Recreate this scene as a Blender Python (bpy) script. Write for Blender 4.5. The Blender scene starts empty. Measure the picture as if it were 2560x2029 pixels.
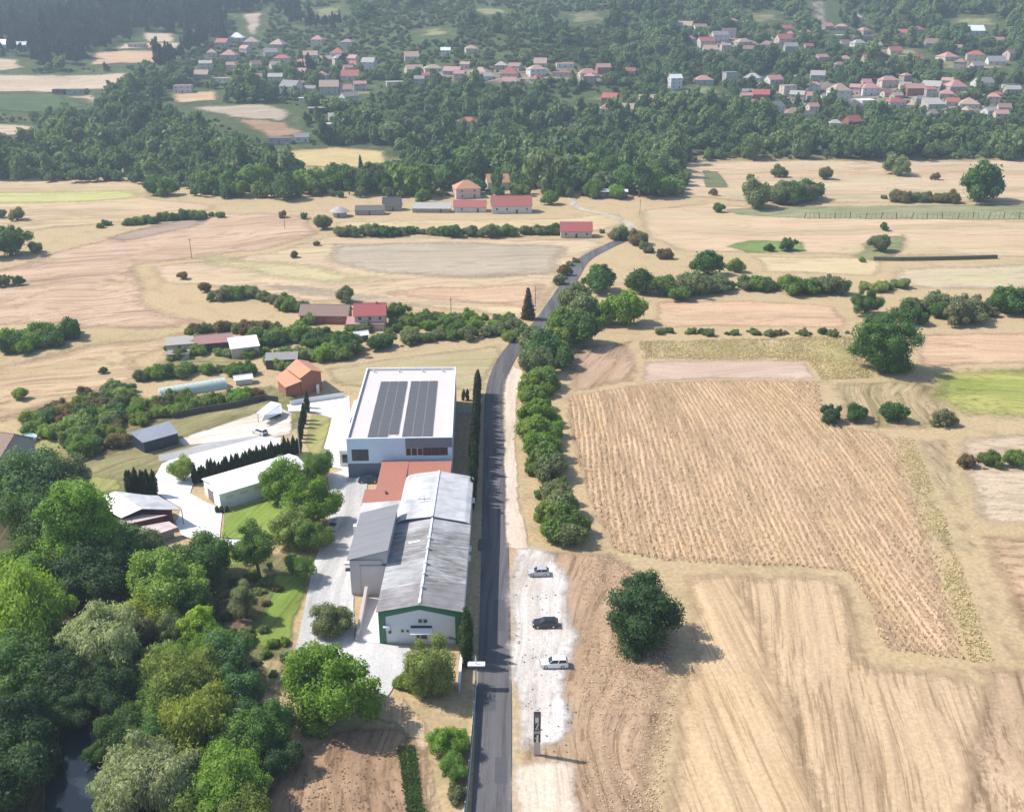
import bpy, math, random
import numpy as np
from mathutils import Vector, Matrix
from mathutils.geometry import delaunay_2d_cdt
R = math.radians
SC = bpy.context.scene
COL = SC.collection
random.seed(7)

# ---------------------------------------------------------------- camera
FPX = 2450.0; PITCH = R(22.5); CAMH = 104.0          # focal length in photograph pixels (2560 wide)
cd = bpy.data.cameras.new('camera'); cam = bpy.data.objects.new('camera', cd); COL.objects.link(cam)
cd.sensor_fit = 'HORIZONTAL'; cd.sensor_width = 36.0; cd.lens = 36.0 * FPX / 2560.0
cd.clip_start = 0.5; cd.clip_end = 8000.0
cam.location = (0, 0, CAMH); cam.rotation_euler = (math.pi / 2 - PITCH, 0, 0)
SC.camera = cam
# ---------------------------------------------------------------- sky and sun
SUN_EL, SUN_AZ = R(48), R(166)                        # azimuth: direction to the sun in the xy plane, from +x
w = bpy.data.worlds.new('World'); SC.world = w; w.use_nodes = True
nt = w.node_tree; bgn = nt.nodes['Background']
sky = nt.nodes.new('ShaderNodeTexSky'); sky.sky_type = 'NISHITA'; sky.sun_disc = False
sky.sun_elevation = SUN_EL; sky.sun_rotation = R(90) - SUN_AZ
sky.air_density = 1.0; sky.dust_density = 1.2
nt.links.new(sky.outputs[0], bgn.inputs[0]); bgn.inputs[1].default_value = 0.15
sd = bpy.data.lights.new('sun', 'SUN'); sun = bpy.data.objects.new('sun', sd); COL.objects.link(sun)
sd.energy = 4.8; sd.angle = R(0.5); sd.color = (1.0, 0.95, 0.87)
sv = Vector((math.cos(SUN_EL) * math.cos(SUN_AZ), math.cos(SUN_EL) * math.sin(SUN_AZ), math.sin(SUN_EL)))
sun.rotation_euler = sv.to_track_quat('Z', 'Y').to_euler(); sun.location = (-100, 100, 300)
vs = SC.view_settings
vs.view_transform = 'Standard'; vs.look = 'None'; vs.exposure = 0.5; vs.gamma = 1.0; vs.use_curve_mapping = False
cy = SC.cycles
cy.max_bounces = 5; cy.diffuse_bounces = 2; cy.glossy_bounces = 2; cy.transmission_bounces = 3
cy.transparent_max_bounces = 10; cy.volume_bounces = 0
cy.use_denoising = True; cy.sample_clamp_indirect = 4.0
cy.volume_step_rate = 4.0

# ---------------------------------------------------------------- terrain and pixel helpers
cp, sp = math.cos(PITCH), math.sin(PITCH)
def terrain(x, y):
    s = y - 620.0 - 25.0 * math.sin(x / 260.0 + 0.6)
    if s <= 0: return 0.0
    h = 0.2 * s * s / (s + 150.0)
    k = min(s / 200.0, 1.0)
    h += k * (5.0 * math.sin(x / 97.0 + 1.3) * math.sin(y / 131.0) + 3.0 * math.sin(x / 53.0 + y / 71.0))
    if x < -60 and y > 640:                            # the left side of the valley opens more gently
        h *= 1.0 - 0.22 * min((-60 - x) / 200.0, 1.0)
    return max(h, 0.0)
def ray(u, v):
    a = (u - 1280.0) / FPX; b = (v - 1014.5) / FPX
    return a, cp - b * sp, -sp - b * cp
def G(u, v, z=None):
    """photograph pixel -> point on the terrain (or on the level z)"""
    a, f, d = ray(u, v)
    if z is not None:
        t = (z - CAMH) / d
        return Vector((a * t, f * t, z))
    if d < -1e-6:
        t = -CAMH / d
        if f * t < 590: return Vector((a * t, f * t, 0.0))
    t = 560.0
    while t < 2600:
        if CAMH + d * t < terrain(a * t, f * t): break
        t += 4.0
    lo, hi = t - 4.0, t
    for _ in range(18):
        m = (lo + hi) / 2
        if CAMH + d * m < terrain(a * m, f * m): hi = m
        else: lo = m
    return Vector((a * hi, f * hi, terrain(a * hi, f * hi)))
def zone(x0, y0, k): return lambda x, y: (x0 + x * k, y0 + y * k)
PD = zone(0, 0, 1.18738)
ZA = zone(0, 0, .3989); ZB = zone(850, 0, .3989); ZC = zone(1700, 0, .3989); ZD = zone(0, 480, .3989)
ZE = zone(700, 480, .3989); ZF = zone(1540, 380, .4731); Z1 = zone(780, 880, .2597); Z2 = zone(780, 1280, .2597)
Z3 = zone(200, 940, .3061); Z4 = zone(0, 1380, .3797); Z5 = zone(600, 1600, .3247); Z6 = zone(1240, 1340, .4032)
Z7 = zone(1400, 960, .538); Z8 = zone(0, 780, .3989)
def GP(zn, x, y, z=None): return G(*zn(x, y), z)
def mpp(p):
    """metres per photograph pixel at a point"""
    return (p.y * cp - (p.z - CAMH) * sp) / FPX

# ---------------------------------------------------------------- objects
def tag(o, label=None, cat=None, group=None, kind=None):
    if label: o['label'] = label
    if cat: o['category'] = cat
    if group: o['group'] = group
    if kind: o['kind'] = kind
    return o
def thing(name, label, cat, loc=(0, 0, 0), rz=0.0, group=None):
    o = bpy.data.objects.new(name, None); COL.objects.link(o)
    o.location = loc; o.rotation_euler = (0, 0, rz); o.empty_display_size = 0.5
    return tag(o, label, cat, group)
def mobj(name, me, parent=None, loc=(0, 0, 0), rz=0.0):
    o = bpy.data.objects.new(name, me); COL.objects.link(o)
    o.location = loc; o.rotation_euler = (0, 0, rz)
    if parent is not None: o.parent = parent
    return o
class MB:
    """collects faces; build() links them as one mesh object"""
    def __init__(s): s.v = []; s.f = []; s.m = []
    def add(s, vs, fs, m=0):
        b = len(s.v); s.v += [tuple(q) for q in vs]
        s.f += [tuple(b + i for i in f) for f in fs]; s.m += [m] * len(fs); return s
    def box(s, c, d, rz=0.0, m=0, taper=(1, 1)):
        x, y, z = d[0] / 2, d[1] / 2, d[2] / 2; ca, sa = math.cos(rz), math.sin(rz); vs = []
        for zz, kx, ky in ((-z, 1, 1), (z, taper[0], taper[1])):
            for px, py in ((-x * kx, -y * ky), (x * kx, -y * ky), (x * kx, y * ky), (-x * kx, y * ky)):
                vs.append((c[0] + px * ca - py * sa, c[1] + px * sa + py * ca, c[2] + zz))
        return s.add(vs, [(3, 2, 1, 0), (4, 5, 6, 7), (0, 1, 5, 4), (1, 2, 6, 5), (2, 3, 7, 6), (3, 0, 4, 7)], m)
    def prism(s, poly, a0, a1, axis='y', m=0, caps=True):
        """poly of (p,q): extruded along axis; 'y' -> (p,·,q), 'x' -> (·,p,q), 'z' -> (p,q,·)"""
        n = len(poly); vs = []
        for a in (a0, a1):
            for p, q in poly:
                vs.append({'y': (p, a, q), 'x': (a, p, q), 'z': (p, q, a)}[axis])
        fs = [(i, (i + 1) % n, n + (i + 1) % n, n + i) for i in range(n)]
        if caps: fs += [tuple(range(n))[::-1], tuple(range(n, 2 * n))]
        return s.add(vs, fs, m)
    def slab(s, quad, t, m=0):
        """a quad of points thickened downward along its normal"""
        q = [Vector(p) for p in quad]; nrm = (q[1] - q[0]).cross(q[3] - q[0]).normalized()
        if nrm.z < 0: nrm = -nrm
        vs = q + [p - nrm * t for p in q]
        return s.add(vs, [(0, 1, 2, 3), (7, 6, 5, 4), (0, 4, 5, 1), (1, 5, 6, 2), (2, 6, 7, 3), (3, 7, 4, 0)], m)
    def tube(s, pts, rad, n=6, m=0, cap=True):
        rings = []; vs = []; fs = []
        for i, p in enumerate(pts):
            p = Vector(p); a = Vector(pts[max(i - 1, 0)]); b = Vector(pts[min(i + 1, len(pts) - 1)])
            d = (b - a).normalized(); u = d.orthogonal().normalized(); w_ = d.cross(u)
            r = rad[i] if isinstance(rad, (list, tuple)) else rad
            for k in range(n):
                t = 2 * math.pi * k / n; vs.append(p + u * r * math.cos(t) + w_ * r * math.sin(t))
        for i in range(len(pts) - 1):
            for k in range(n):
                fs.append((i * n + k, i * n + (k + 1) % n, (i + 1) * n + (k + 1) % n, (i + 1) * n + k))
        if cap: fs += [tuple(range(n))[::-1], tuple(range((len(pts) - 1) * n, len(pts) * n))]
        return s.add(vs, fs, m)
    def lathe(s, prof, n=12, c=(0, 0, 0), m=0):
        vs = []; fs = []
        for r, z in prof:
            for k in range(n):
                t = 2 * math.pi * k / n; vs.append((c[0] + r * math.cos(t), c[1] + r * math.sin(t), c[2] + z))
        for i in range(len(prof) - 1):
            for k in range(n):
                fs.append((i * n + k, i * n + (k + 1) % n, (i + 1) * n + (k + 1) % n, (i + 1) * n + k))
        fs += [tuple(range(n))[::-1], tuple(range((len(prof) - 1) * n, len(prof) * n))]
        return s.add(vs, fs, m)
    def mesh(s, name, mats, smooth=False):
        me = bpy.data.meshes.new(name); me.from_pydata(s.v, [], s.f)
        for m in (mats if isinstance(mats, (list, tuple)) else [mats]): me.materials.append(m)
        if any(s.m): me.polygons.foreach_set('material_index', s.m)
        if smooth: me.polygons.foreach_set('use_smooth', [True] * len(s.f))
        me.update(); return me
    def build(s, name, mats, parent=None, loc=(0, 0, 0), rz=0.0, smooth=False):
        return mobj(name, s.mesh(name, mats, smooth), parent, loc, rz)
def bevel(o, wd=0.03, seg=1):
    b = o.modifiers.new('bevel', 'BEVEL'); b.width = wd; b.segments = seg; b.limit_method = 'ANGLE'; b.angle_limit = R(40)
    return o

# ---------------------------------------------------------------- materials
def srgb(r, g, b):
    f = lambda c: (c / 255 / 12.92) if c / 255 <= .04045 else ((c / 255 + .055) / 1.055) ** 2.4
    return (f(r), f(g), f(b), 1)
def newmat(name):
    m = bpy.data.materials.new(name); m.use_nodes = True
    n = m.node_tree.nodes; p = n['Principled BSDF']
    return m, m.node_tree, n, m.node_tree.links, p
def sock(p, *names):
    for q in names:
        if q in p.inputs: return p.inputs[q]
def noise(n, l, scale, detail=4.0, vec=None, rough=0.55):
    t = n.new('ShaderNodeTexNoise'); t.inputs['Scale'].default_value = scale
    t.inputs['Detail'].default_value = detail; t.inputs['Roughness'].default_value = rough
    if vec is not None: l.new(vec, t.inputs['Vector'])
    return t
def ramp(n, l, fac, stops):
    r = n.new('ShaderNodeValToRGB'); e = r.color_ramp.elements
    while len(e) < len(stops): e.new(0.5)
    for q, (pos, c) in zip(e, stops): q.position = pos; q.color = c if len(c) == 4 else (*c, 1)
    if fac is not None: l.new(fac, r.inputs[0])
    return r
def mixc(n, l, fac, a, b, mode='MIX'):
    x = n.new('ShaderNodeMix'); x.data_type = 'RGBA'; x.blend_type = mode
    for s_, q in ((x.inputs[0], fac), (x.inputs[6], a), (x.inputs[7], b)):
        if hasattr(q, 'links') or hasattr(q, 'is_linked'): l.new(q, s_)
        else: s_.default_value = q
    return x.outputs[2]
def mathn(n, l, op, a, b=None, c=None):
    x = n.new('ShaderNodeMath'); x.operation = op
    for i, q in enumerate((a, b, c)):
        if q is None: continue
        if hasattr(q, 'is_linked'): l.new(q, x.inputs[i])
        else: x.inputs[i].default_value = q
    return x.outputs[0]
def bumpn(n, l, p, h, strength=0.3, dist=0.05):
    b = n.new('ShaderNodeBump'); b.inputs['Strength'].default_value = strength; b.inputs['Distance'].default_value = dist
    l.new(h, b.inputs['Height']); l.new(b.outputs[0], p.inputs['Normal'])
MATS = {}
def plain(name, col, rough=0.7, var=0.18, scale=1.5, metal=0.0, bump=0.15, dirt=None):
    """painted, plastered or metal surface with uneven tone and fine relief"""
    if name in MATS: return MATS[name]
    m, t, n, l, p = newmat(name); MATS[name] = m
    tc = n.new('ShaderNodeTexCoord').outputs['Object']
    a = noise(n, l, scale, 5, tc); b = noise(n, l, scale * 9, 3, tc)
    c = [col[0], col[1], col[2]]
    lo = tuple(x * (1 - var) for x in c) + (1,); hi = tuple(min(x * (1 + var * .6), .9) for x in c) + (1,)
    f = mathn(n, l, 'ADD', mathn(n, l, 'MULTIPLY', a.outputs[0], .7), mathn(n, l, 'MULTIPLY', b.outputs[0], .3))
    o = ramp(n, l, f, [(.3, lo), (.7, hi)]).outputs[0]
    if dirt:
        d = noise(n, l, scale * .5, 6, tc, .65)
        o = mixc(n, l, ramp(n, l, d.outputs[0], [(.5, (0, 0, 0)), (.68, (1, 1, 1))]).outputs[0], o, (*dirt, 1))
    l.new(o, p.inputs['Base Color']); p.inputs['Roughness'].default_value = rough; p.inputs['Metallic'].default_value = metal
    if bump: bumpn(n, l, p, b.outputs[0], bump, .03)
    return m
def sheetmetal(name, col, along='y', pitch=0.35, rough=0.45, dirt=None, metal=0.0, dscale=.18):
    """ribbed roof sheeting: ribs run along the slope, stains in long streaks"""
    if name in MATS: return MATS[name]
    m, t, n, l, p = newmat(name); MATS[name] = m
    tc = n.new('ShaderNodeTexCoord').outputs['Object']
    wv = n.new('ShaderNodeTexWave'); wv.wave_type = 'BANDS'; wv.bands_direction = 'Y' if along == 'x' else 'X'
    wv.inputs['Scale'].default_value = 0.314 / pitch; l.new(tc, wv.inputs['Vector'])
    mp = n.new('ShaderNodeMapping'); l.new(tc, mp.inputs[0])
    mp.inputs['Scale'].default_value = (.25, 1.6, .5) if along == 'x' else (1.6, .25, .5)
    st = noise(n, l, dscale * 4, 6, mp.outputs[0], .62)
    lo = tuple(c * .82 for c in col[:3]) + (1,); hi = tuple(min(c * 1.06, .9) for c in col[:3]) + (1,)
    o = ramp(n, l, st.outputs[0], [(.3, lo), (.7, hi)]).outputs[0]
    if dirt:
        d = noise(n, l, dscale * 7, 6, mp.outputs[0], .7)
        o = mixc(n, l, ramp(n, l, d.outputs[0], [(.40, (0, 0, 0)), (.60, (1, 1, 1))]).outputs[0], o, (*dirt, 1))
        pt_ = noise(n, l, .22, 5, tc, .6); o = mixc(n, l, 1.0, o, ramp(n, l, pt_.outputs[0], [(.36, (.74, .73, .72)), (.52, (1, 1, 1)), (.68, (1.25, 1.25, 1.25))]).outputs[0], 'MULTIPLY')
    l.new(o, p.inputs['Base Color']); p.inputs['Roughness'].default_value = rough; p.inputs['Metallic'].default_value = metal
    bumpn(n, l, p, wv.outputs['Fac'], .6, .04)
    return m
def tilemat(name, col, pitch=.3):
    """clay tile roof: courses by bump, every tile a slightly different tone"""
    if name in MATS: return MATS[name]
    m, t, n, l, p = newmat(name); MATS[name] = m
    tc = n.new('ShaderNodeTexCoord').outputs['Object']
    br = n.new('ShaderNodeTexBrick'); l.new(tc, br.inputs[0]); br.inputs['Scale'].default_value = 1.0 / pitch * .5
    br.inputs['Color1'].default_value = tuple(c * .78 for c in col[:3]) + (1,)
    br.inputs['Color2'].default_value = tuple(min(c * 1.15, .9) for c in col[:3]) + (1,)
    br.inputs['Mortar'].default_value = tuple(c * .55 for c in col[:3]) + (1,); br.inputs['Mortar Size'].default_value = .03
    a = noise(n, l, .8, 5, tc)
    o = mixc(n, l, a.outputs[0], br.outputs[0], (*[c * .8 for c in col[:3]], 1))
    l.new(o, p.inputs['Base Color']); p.inputs['Roughness'].default_value = .8
    wv = n.new('ShaderNodeTexWave'); wv.bands_direction = 'X'; wv.inputs['Scale'].default_value = .314 / pitch; l.new(tc, wv.inputs['Vector'])
    bumpn(n, l, p, wv.outputs['Fac'], .6, .05)
    return m
def glassmat():
    if 'window glass' in MATS: return MATS['window glass']
    m, t, n, l, p = newmat('window glass'); MATS['window glass'] = m
    p.inputs['Base Color'].default_value = (.025, .03, .035, 1); p.inputs['Roughness'].default_value = .08
    return m
def leafmat(name, inst=False, cols=None):
    """foliage: the object's own colour, light and dark sprays, a little light passing through"""
    if name in MATS: return MATS[name]
    m, t, n, l, p = newmat(name); MATS[name] = m
    oi = n.new('ShaderNodeObjectInfo'); tc = n.new('ShaderNodeTexCoord').outputs['Object']
    if inst:                                          # groves of lighter and darker trees
        gv = noise(n, l, .018, 3, oi.outputs['Location']); base = ramp(n, l, mathn(n, l, 'ADD', mathn(n, l, 'MULTIPLY', oi.outputs['Random'], .55), mathn(n, l, 'MULTIPLY_ADD', gv.outputs[0], 1.3, -.42)), cols).outputs[0]
    else: base = oi.outputs['Color']
    a = noise(n, l, 2.6, 4, tc); g = n.new('ShaderNodeNewGeometry')
    k = mathn(n, l, 'ADD', mathn(n, l, 'MULTIPLY', a.outputs[0], .9), mathn(n, l, 'MULTIPLY', g.outputs['Random Per Island'], .55))
    f = ramp(n, l, k, [(.3, (.66, .68, .62)), (.95, (1.55, 1.5, 1.25))]).outputs[0]
    c = mixc(n, l, 1.0, base, f, 'MULTIPLY')
    l.new(c, p.inputs['Base Color']); p.inputs['Roughness'].default_value = .62
    sock(p, 'Specular IOR Level').default_value = .25
    tr = n.new('ShaderNodeBsdfTranslucent'); l.new(mixc(n, l, 1.0, c, (1.1, 1.25, .5, 1), 'MULTIPLY'), tr.inputs[0])
    mx = n.new('ShaderNodeMixShader'); mx.inputs[0].default_value = .40
    l.new(p.outputs[0], mx.inputs[1]); l.new(tr.outputs[0], mx.inputs[2]); l.new(mx.outputs[0], n['Material Output'].inputs[0])
    return m
def fieldmat(name, c1, c2, c3=None, rows=0.0, pitch=2.0, scale=.05, rowamt=.35, edge=True, fine=1.4, warp=6.0, bump=.25):
    """open ground: patches of tone, drill or tractor lines along a heading, frayed edge"""
    if name in MATS: return MATS[name]
    m, t, n, l, p = newmat(name); MATS[name] = m
    geo = n.new('ShaderNodeNewGeometry').outputs['Position']
    mp = n.new('ShaderNodeMapping'); mp.vector_type = 'TEXTURE'; mp.inputs['Rotation'].default_value = (0, 0, -rows); l.new(geo, mp.inputs[0])
    v = mp.outputs[0]                                  # local y runs along the rows
    wn = noise(n, l, .012, 2, geo); sub = n.new('ShaderNodeVectorMath'); sub.operation = 'SUBTRACT'; l.new(wn.outputs['Color'], sub.inputs[0]); sub.inputs[1].default_value = (.5, .5, .5)
    scl = n.new('ShaderNodeVectorMath'); scl.operation = 'SCALE'; l.new(sub.outputs[0], scl.inputs[0]); scl.inputs['Scale'].default_value = warp * 6
    addv = n.new('ShaderNodeVectorMath'); addv.operation = 'ADD'; l.new(v, addv.inputs[0]); l.new(scl.outputs[0], addv.inputs[1]); v = addv.outputs[0]
    st = n.new('ShaderNodeMapping'); st.inputs['Scale'].default_value = (1, .045, 1); l.new(v, st.inputs[0])
    big = noise(n, l, scale, 5, v, .6); streak = noise(n, l, 1.1 / pitch, 5, st.outputs[0], .6); s2 = noise(n, l, .28 / pitch, 3, st.outputs[0], .5); fi = noise(n, l, fine, 5, geo, .7)
    o = ramp(n, l, big.outputs[0], [(.32, (*c1, 1)), (.68, (*c2, 1))]).outputs[0]
    if c3:
        b2 = noise(n, l, scale * 2.2, 6, st.outputs[0], .6)
        o = mixc(n, l, ramp(n, l, b2.outputs[0], [(.46, (0, 0, 0)), (.72, (.9, .9, .9))]).outputs[0], o, (*c3, 1))
    s3m = n.new('ShaderNodeMapping'); s3m.inputs['Scale'].default_value = (1, .018, 1); l.new(v, s3m.inputs[0])
    s3 = noise(n, l, 2.6 / pitch, 4, s3m.outputs[0], .75)
    ww = mathn(n, l, 'ADD', mathn(n, l, 'MULTIPLY', s2.outputs[0], .5), mathn(n, l, 'MULTIPLY', streak.outputs[0], .5))
    k = ramp(n, l, ww, [(.38, (1 - rowamt * 1.15, 1 - rowamt * 1.22, 1 - rowamt * 1.3)), (.5, (1, 1, 1)), (.62, (1 + rowamt * .4,) * 3)]).outputs[0]
    o = mixc(n, l, 1.0, o, k, 'MULTIPLY')
    ln = ramp(n, l, s3.outputs[0], [(.40, (1 - rowamt * 1.3, 1 - rowamt * 1.4, 1 - rowamt * 1.5)), (.47, (1 - rowamt * .1,) * 3), (.56, (1, 1, 1)), (.66, (1 + rowamt * .5,) * 3)]).outputs[0]
    o = mixc(n, l, 1.0, o, ln, 'MULTIPLY')
    k2 = ramp(n, l, fi.outputs[0], [(.3, (.78, .76, .73)), (.7, (1.13, 1.13, 1.13))]).outputs[0]
    o = mixc(n, l, 1.0, o, k2, 'MULTIPLY')
    l.new(o, p.inputs['Base Color']); p.inputs['Roughness'].default_value = .95; sock(p, 'Specular IOR Level').default_value = .1
    hh = mathn(n, l, 'ADD', mathn(n, l, 'MULTIPLY', ww, .8), mathn(n, l, 'MULTIPLY', fi.outputs[0], .5))
    bumpn(n, l, p, hh, bump, .18)
    if edge:
        at = n.new('ShaderNodeAttribute'); at.attribute_name = 'edge'
        en = noise(n, l, .35, 5, geo, .65)
        e = mathn(n, l, 'ADD', at.outputs['Fac'], mathn(n, l, 'MULTIPLY', mathn(n, l, 'SUBTRACT', en.outputs[0], .5), 1.0))
        mr = n.new('ShaderNodeMapRange'); mr.interpolation_type = 'SMOOTHSTEP'; l.new(e, mr.inputs[0]); mr.inputs[1].default_value = .12; mr.inputs[2].default_value = .8
        al = mr.outputs[0]
        tr = n.new('ShaderNodeBsdfTransparent'); mx = n.new('ShaderNodeMixShader')
        l.new(al, mx.inputs[0]); l.new(tr.outputs[0], mx.inputs[1]); l.new(p.outputs[0], mx.inputs[2])
        l.new(mx.outputs[0], n['Material Output'].inputs[0])
    return m

# ---------------------------------------------------------------- ground sheets
LAYER = [0]
def inside(poly, x, y):
    c = False; j = len(poly) - 1
    for i in range(len(poly)):
        xi, yi = poly[i]; xj, yj = poly[j]
        if (yi > y) != (yj > y) and x < (xj - xi) * (y - yi) / (yj - yi) + xi: c = not c
        j = i
    return c
def sheet(name, pts, mat, wob=0.0, fray=2.5, step=None, z=None, kind='structure', label=None, cat=None):
    """a sheet of ground laid on the terrain inside a world polygon"""
    P = [Vector((p[0], p[1])) for p in pts]; n = len(P); rng = random.Random(name + str(len(pts)) + str(round(P[0].x)))
    per = sum((P[i] - P[(i + 1) % n]).length for i in range(n))
    xs = [p.x for p in P]; ys = [p.y for p in P]; size = max(max(xs) - min(xs), max(ys) - min(ys))
    st = step or max(min(size / 22.0, fray * .8), size / 60.0, .5); seg = max(min(st, fray) * .8, per / 240)
    B = []
    for i in range(n):
        a, b = P[i], P[(i + 1) % n]; L = (b - a).length; k = max(1, int(L / seg)); nr = Vector((-(b - a).y, (b - a).x)).normalized()
        ph = rng.random() * 6
        for j in range(k):
            t = j / k; off = wob * (math.sin(t * L / 11 + ph) * .6 + math.sin(t * L / 4.3 + ph * 2) * .4) * math.sin(math.pi * t)
            B.append(a + (b - a) * t + nr * off)
    bp = [(q.x, q.y) for q in B]; V = list(B)
    gx, gy = np.meshgrid(np.arange(min(xs), max(xs), st), np.arange(min(ys), max(ys), st))
    jr = np.random.default_rng(len(pts)); gx = gx.ravel() + jr.uniform(-.2, .2, gx.size) * st; gy = gy.ravel() + jr.uniform(-.2, .2, gy.size) * st
    ok = np.zeros(gx.size, bool)
    for (xi, yi), (xj, yj) in zip(bp, bp[1:] + bp[:1]):
        if yi != yj: ok ^= ((yi > gy) != (yj > gy)) & (gx < (xj - xi) * (gy - yi) / (yj - yi) + xi)
    V += [Vector((float(a_), float(b_))) for a_, b_ in zip(gx[ok], gy[ok])]
    nb = len(B)
    res = delaunay_2d_cdt(V, [], [list(range(nb))], 1, 1e-4)
    ov, of = res[0], res[2]
    LAYER[0] += 1; off = .004 + .002 * LAYER[0]
    A = np.array([[q[0], q[1]] for q in ov]); S0 = np.array(bp); S1 = np.roll(S0, -1, 0); dmin = np.full(len(A), 1e9)
    for s0, s1 in zip(S0, S1):
        e = s1 - s0; tt = np.clip(((A - s0) @ e) / max(e @ e, 1e-9), 0, 1)
        dmin = np.minimum(dmin, np.hypot(*(A - s0 - tt[:, None] * e).T))
    vv = []
    for q in ov:
        h = terrain(q[0], q[1]); vv.append((q[0], q[1], (h + off + (.35 if h > .3 else 0)) if z is None else z))
    me = bpy.data.meshes.new(name); me.from_pydata(vv, [], [tuple(f) for f in of]); me.materials.append(mat)
    for pl in me.polygons:
        if pl.normal.z < 0: pl.flip()
    at = me.attributes.new('edge', 'FLOAT', 'POINT'); at.data.foreach_set('value', np.clip(dmin / fray, 0, 1).astype(np.float32))
    me.update(); o = mobj(name, me); tag(o, label, cat, None, kind)
    return o
def poly(zn, pts): return [GP(zn, *p) for p in pts]

# ================================================================ GROUND AND FIELDS
def ground():
    # one sheet: fine on the hillside, coarse beyond
    xs = sorted(set([-3000, -2200, -1600, -1200] + list(range(-900, 901, 15)) + [1200, 1600, 2200, 3000]))
    ysr = sorted(set([-900, -400, 0, 60, 100, 200, 300, 400, 500, 560] + list(range(580, 1600, 15)) + list(range(1600, 2001, 50))))
    v = [(x, y, terrain(x, y)) for y in ysr for x in xs]; nx = len(xs)
    f = [(j * nx + i, j * nx + i + 1, (j + 1) * nx + i + 1, (j + 1) * nx + i) for j in range(len(ysr) - 1) for i in range(nx - 1)]
    me = bpy.data.meshes.new('ground'); me.from_pydata(v, [], f)
    me.polygons.foreach_set('use_smooth', [True] * len(f))
    m, t, n, l, p = newmat('dry grassland'); me.materials.append(m)
    geo = n.new('ShaderNodeNewGeometry').outputs['Position']
    big = noise(n, l, .012, 6, geo, .6); mid = noise(n, l, .11, 6, geo, .65); fi = noise(n, l, 1.1, 5, geo, .7)
    a = ramp(n, l, big.outputs[0], [(.3, (.42, .315, .185)), (.52, (.44, .335, .20)), (.7, (.37, .30, .165))]).outputs[0]
    b = mixc(n, l, ramp(n, l, mid.outputs[0], [(.52, (0, 0, 0)), (.75, (.7, .7, .7))]).outputs[0], a, (.26, .215, .12, 1))
    # beyond the valley floor the ground is scrub and leaf litter
    sx = n.new('ShaderNodeSeparateXYZ'); l.new(geo, sx.inputs[0])
    hill = mathn(n, l, 'MULTIPLY_ADD', sx.outputs['Z'], .25, -.1); hill.node.use_clamp = True
    gr = ramp(n, l, mid.outputs[0], [(.3, (.045, .07, .03)), (.55, (.08, .105, .045)), (.75, (.17, .16, .09))]).outputs[0]
    o = mixc(n, l, hill, b, gr)
    o = mixc(n, l, 1.0, o, ramp(n, l, fi.outputs[0], [(.3, (.7, .68, .65)), (.7, (1.15, 1.15, 1.15))]).outputs[0], 'MULTIPLY')
    l.new(o, p.inputs['Base Color']); p.inputs['Roughness'].default_value = 1.0; sock(p, 'Specular IOR Level').default_value = .05
    bumpn(n, l, p, fi.outputs[0], .4, .3)
    tag(mobj('ground', me), None, None, None, 'structure')
ground()

TAN = ((.40, .27, .155), (.46, .335, .205)); PEACH = ((.45, .295, .185), (.49, .35, .215)); PALE = ((.42, .33, .225), (.47, .38, .26))
OLIVE = ((.30, .27, .13), (.37, .31, .16)); YEL = ((.40, .37, .15), (.47, .40, .20)); BROWN = ((.25, .165, .10), (.34, .235, .145))
GREY = ((.33, .275, .20), (.39, .32, .235)); GREEN = ((.13, .20, .055), (.19, .25, .08)); DKGREEN = ((.06, .10, .04), (.09, .13, .055))
FM = {}
def fm(key, tone, rows=0.0, pitch=2.2, amt=.3, c3=None, scale=.05, warp=6.0):
    if min(tone[1]) > .16: tone = tuple((c[0] * 1.06, c[1] * 1.06, c[2] * 1.12) for c in tone); c3 = c3 and (c3[0] * 1.12, c3[1] * 1.12, c3[2] * 1.12)
    return fieldmat('field ' + key, tone[0], tone[1], c3, rows, pitch, scale, amt, True, 1.4, warp)
def fld(name, zn, pts, mat, wob=1.2, fray=3.0, label=None):
    return sheet(name, poly(zn, pts), mat, wob, fray * 1.7)
YELc = (.38, .33, .13); BRc = (.27, .19, .11); GRc = (.24, .25, .10)
# --- right-hand side
fld('rough_verge', PD, [(1085, 1150), (1290, 1150), (1430, 1230), (1440, 1420), (1400, 1709), (1380, 1900), (1080, 1900), (1080, 1500)], fm('verge', ((.33, .225, .14), (.42, .30, .19)), .1, 3, .3, (.22, .15, .09), .09), 1.5, 4)
fld('stubble_field', PD, [(1425, 1202), (1565, 1195), (1680, 1240), (1800, 1709), (1820, 1900), (1360, 1900), (1375, 1709), (1400, 1450), (1440, 1390), (1440, 1290)], fm('stubble a', ((.44, .31, .175), (.49, .365, .215)), -.10, 2.0, .24, None, .04, .8), 1.0, 3)
fld('stubble_field', PD, [(1510, 1195), (1690, 1196), (1785, 1212), (1825, 1270), (1845, 1385), (2060, 1402), (2120, 1480), (2120, 1709), (2140, 1900), (1690, 1900), (1670, 1709), (1580, 1400)], fm('stubble b', ((.42, .30, .175), (.48, .36, .215)), .17, 2.2, .26, (.38, .28, .18), .05, 1.5), 1.0, 4)
fld('tilled_field', PD, [(2030, 1400), (2080, 1380), (2160, 1385), (2420, 1400), (2520, 1900), (2000, 1900), (1990, 1709), (2030, 1480)], fm('tilled', ((.36, .255, .16), (.46, .335, .21)), .2, 2.5, .3, (.28, .20, .125), .06, 4), 1.2, 4)
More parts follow.
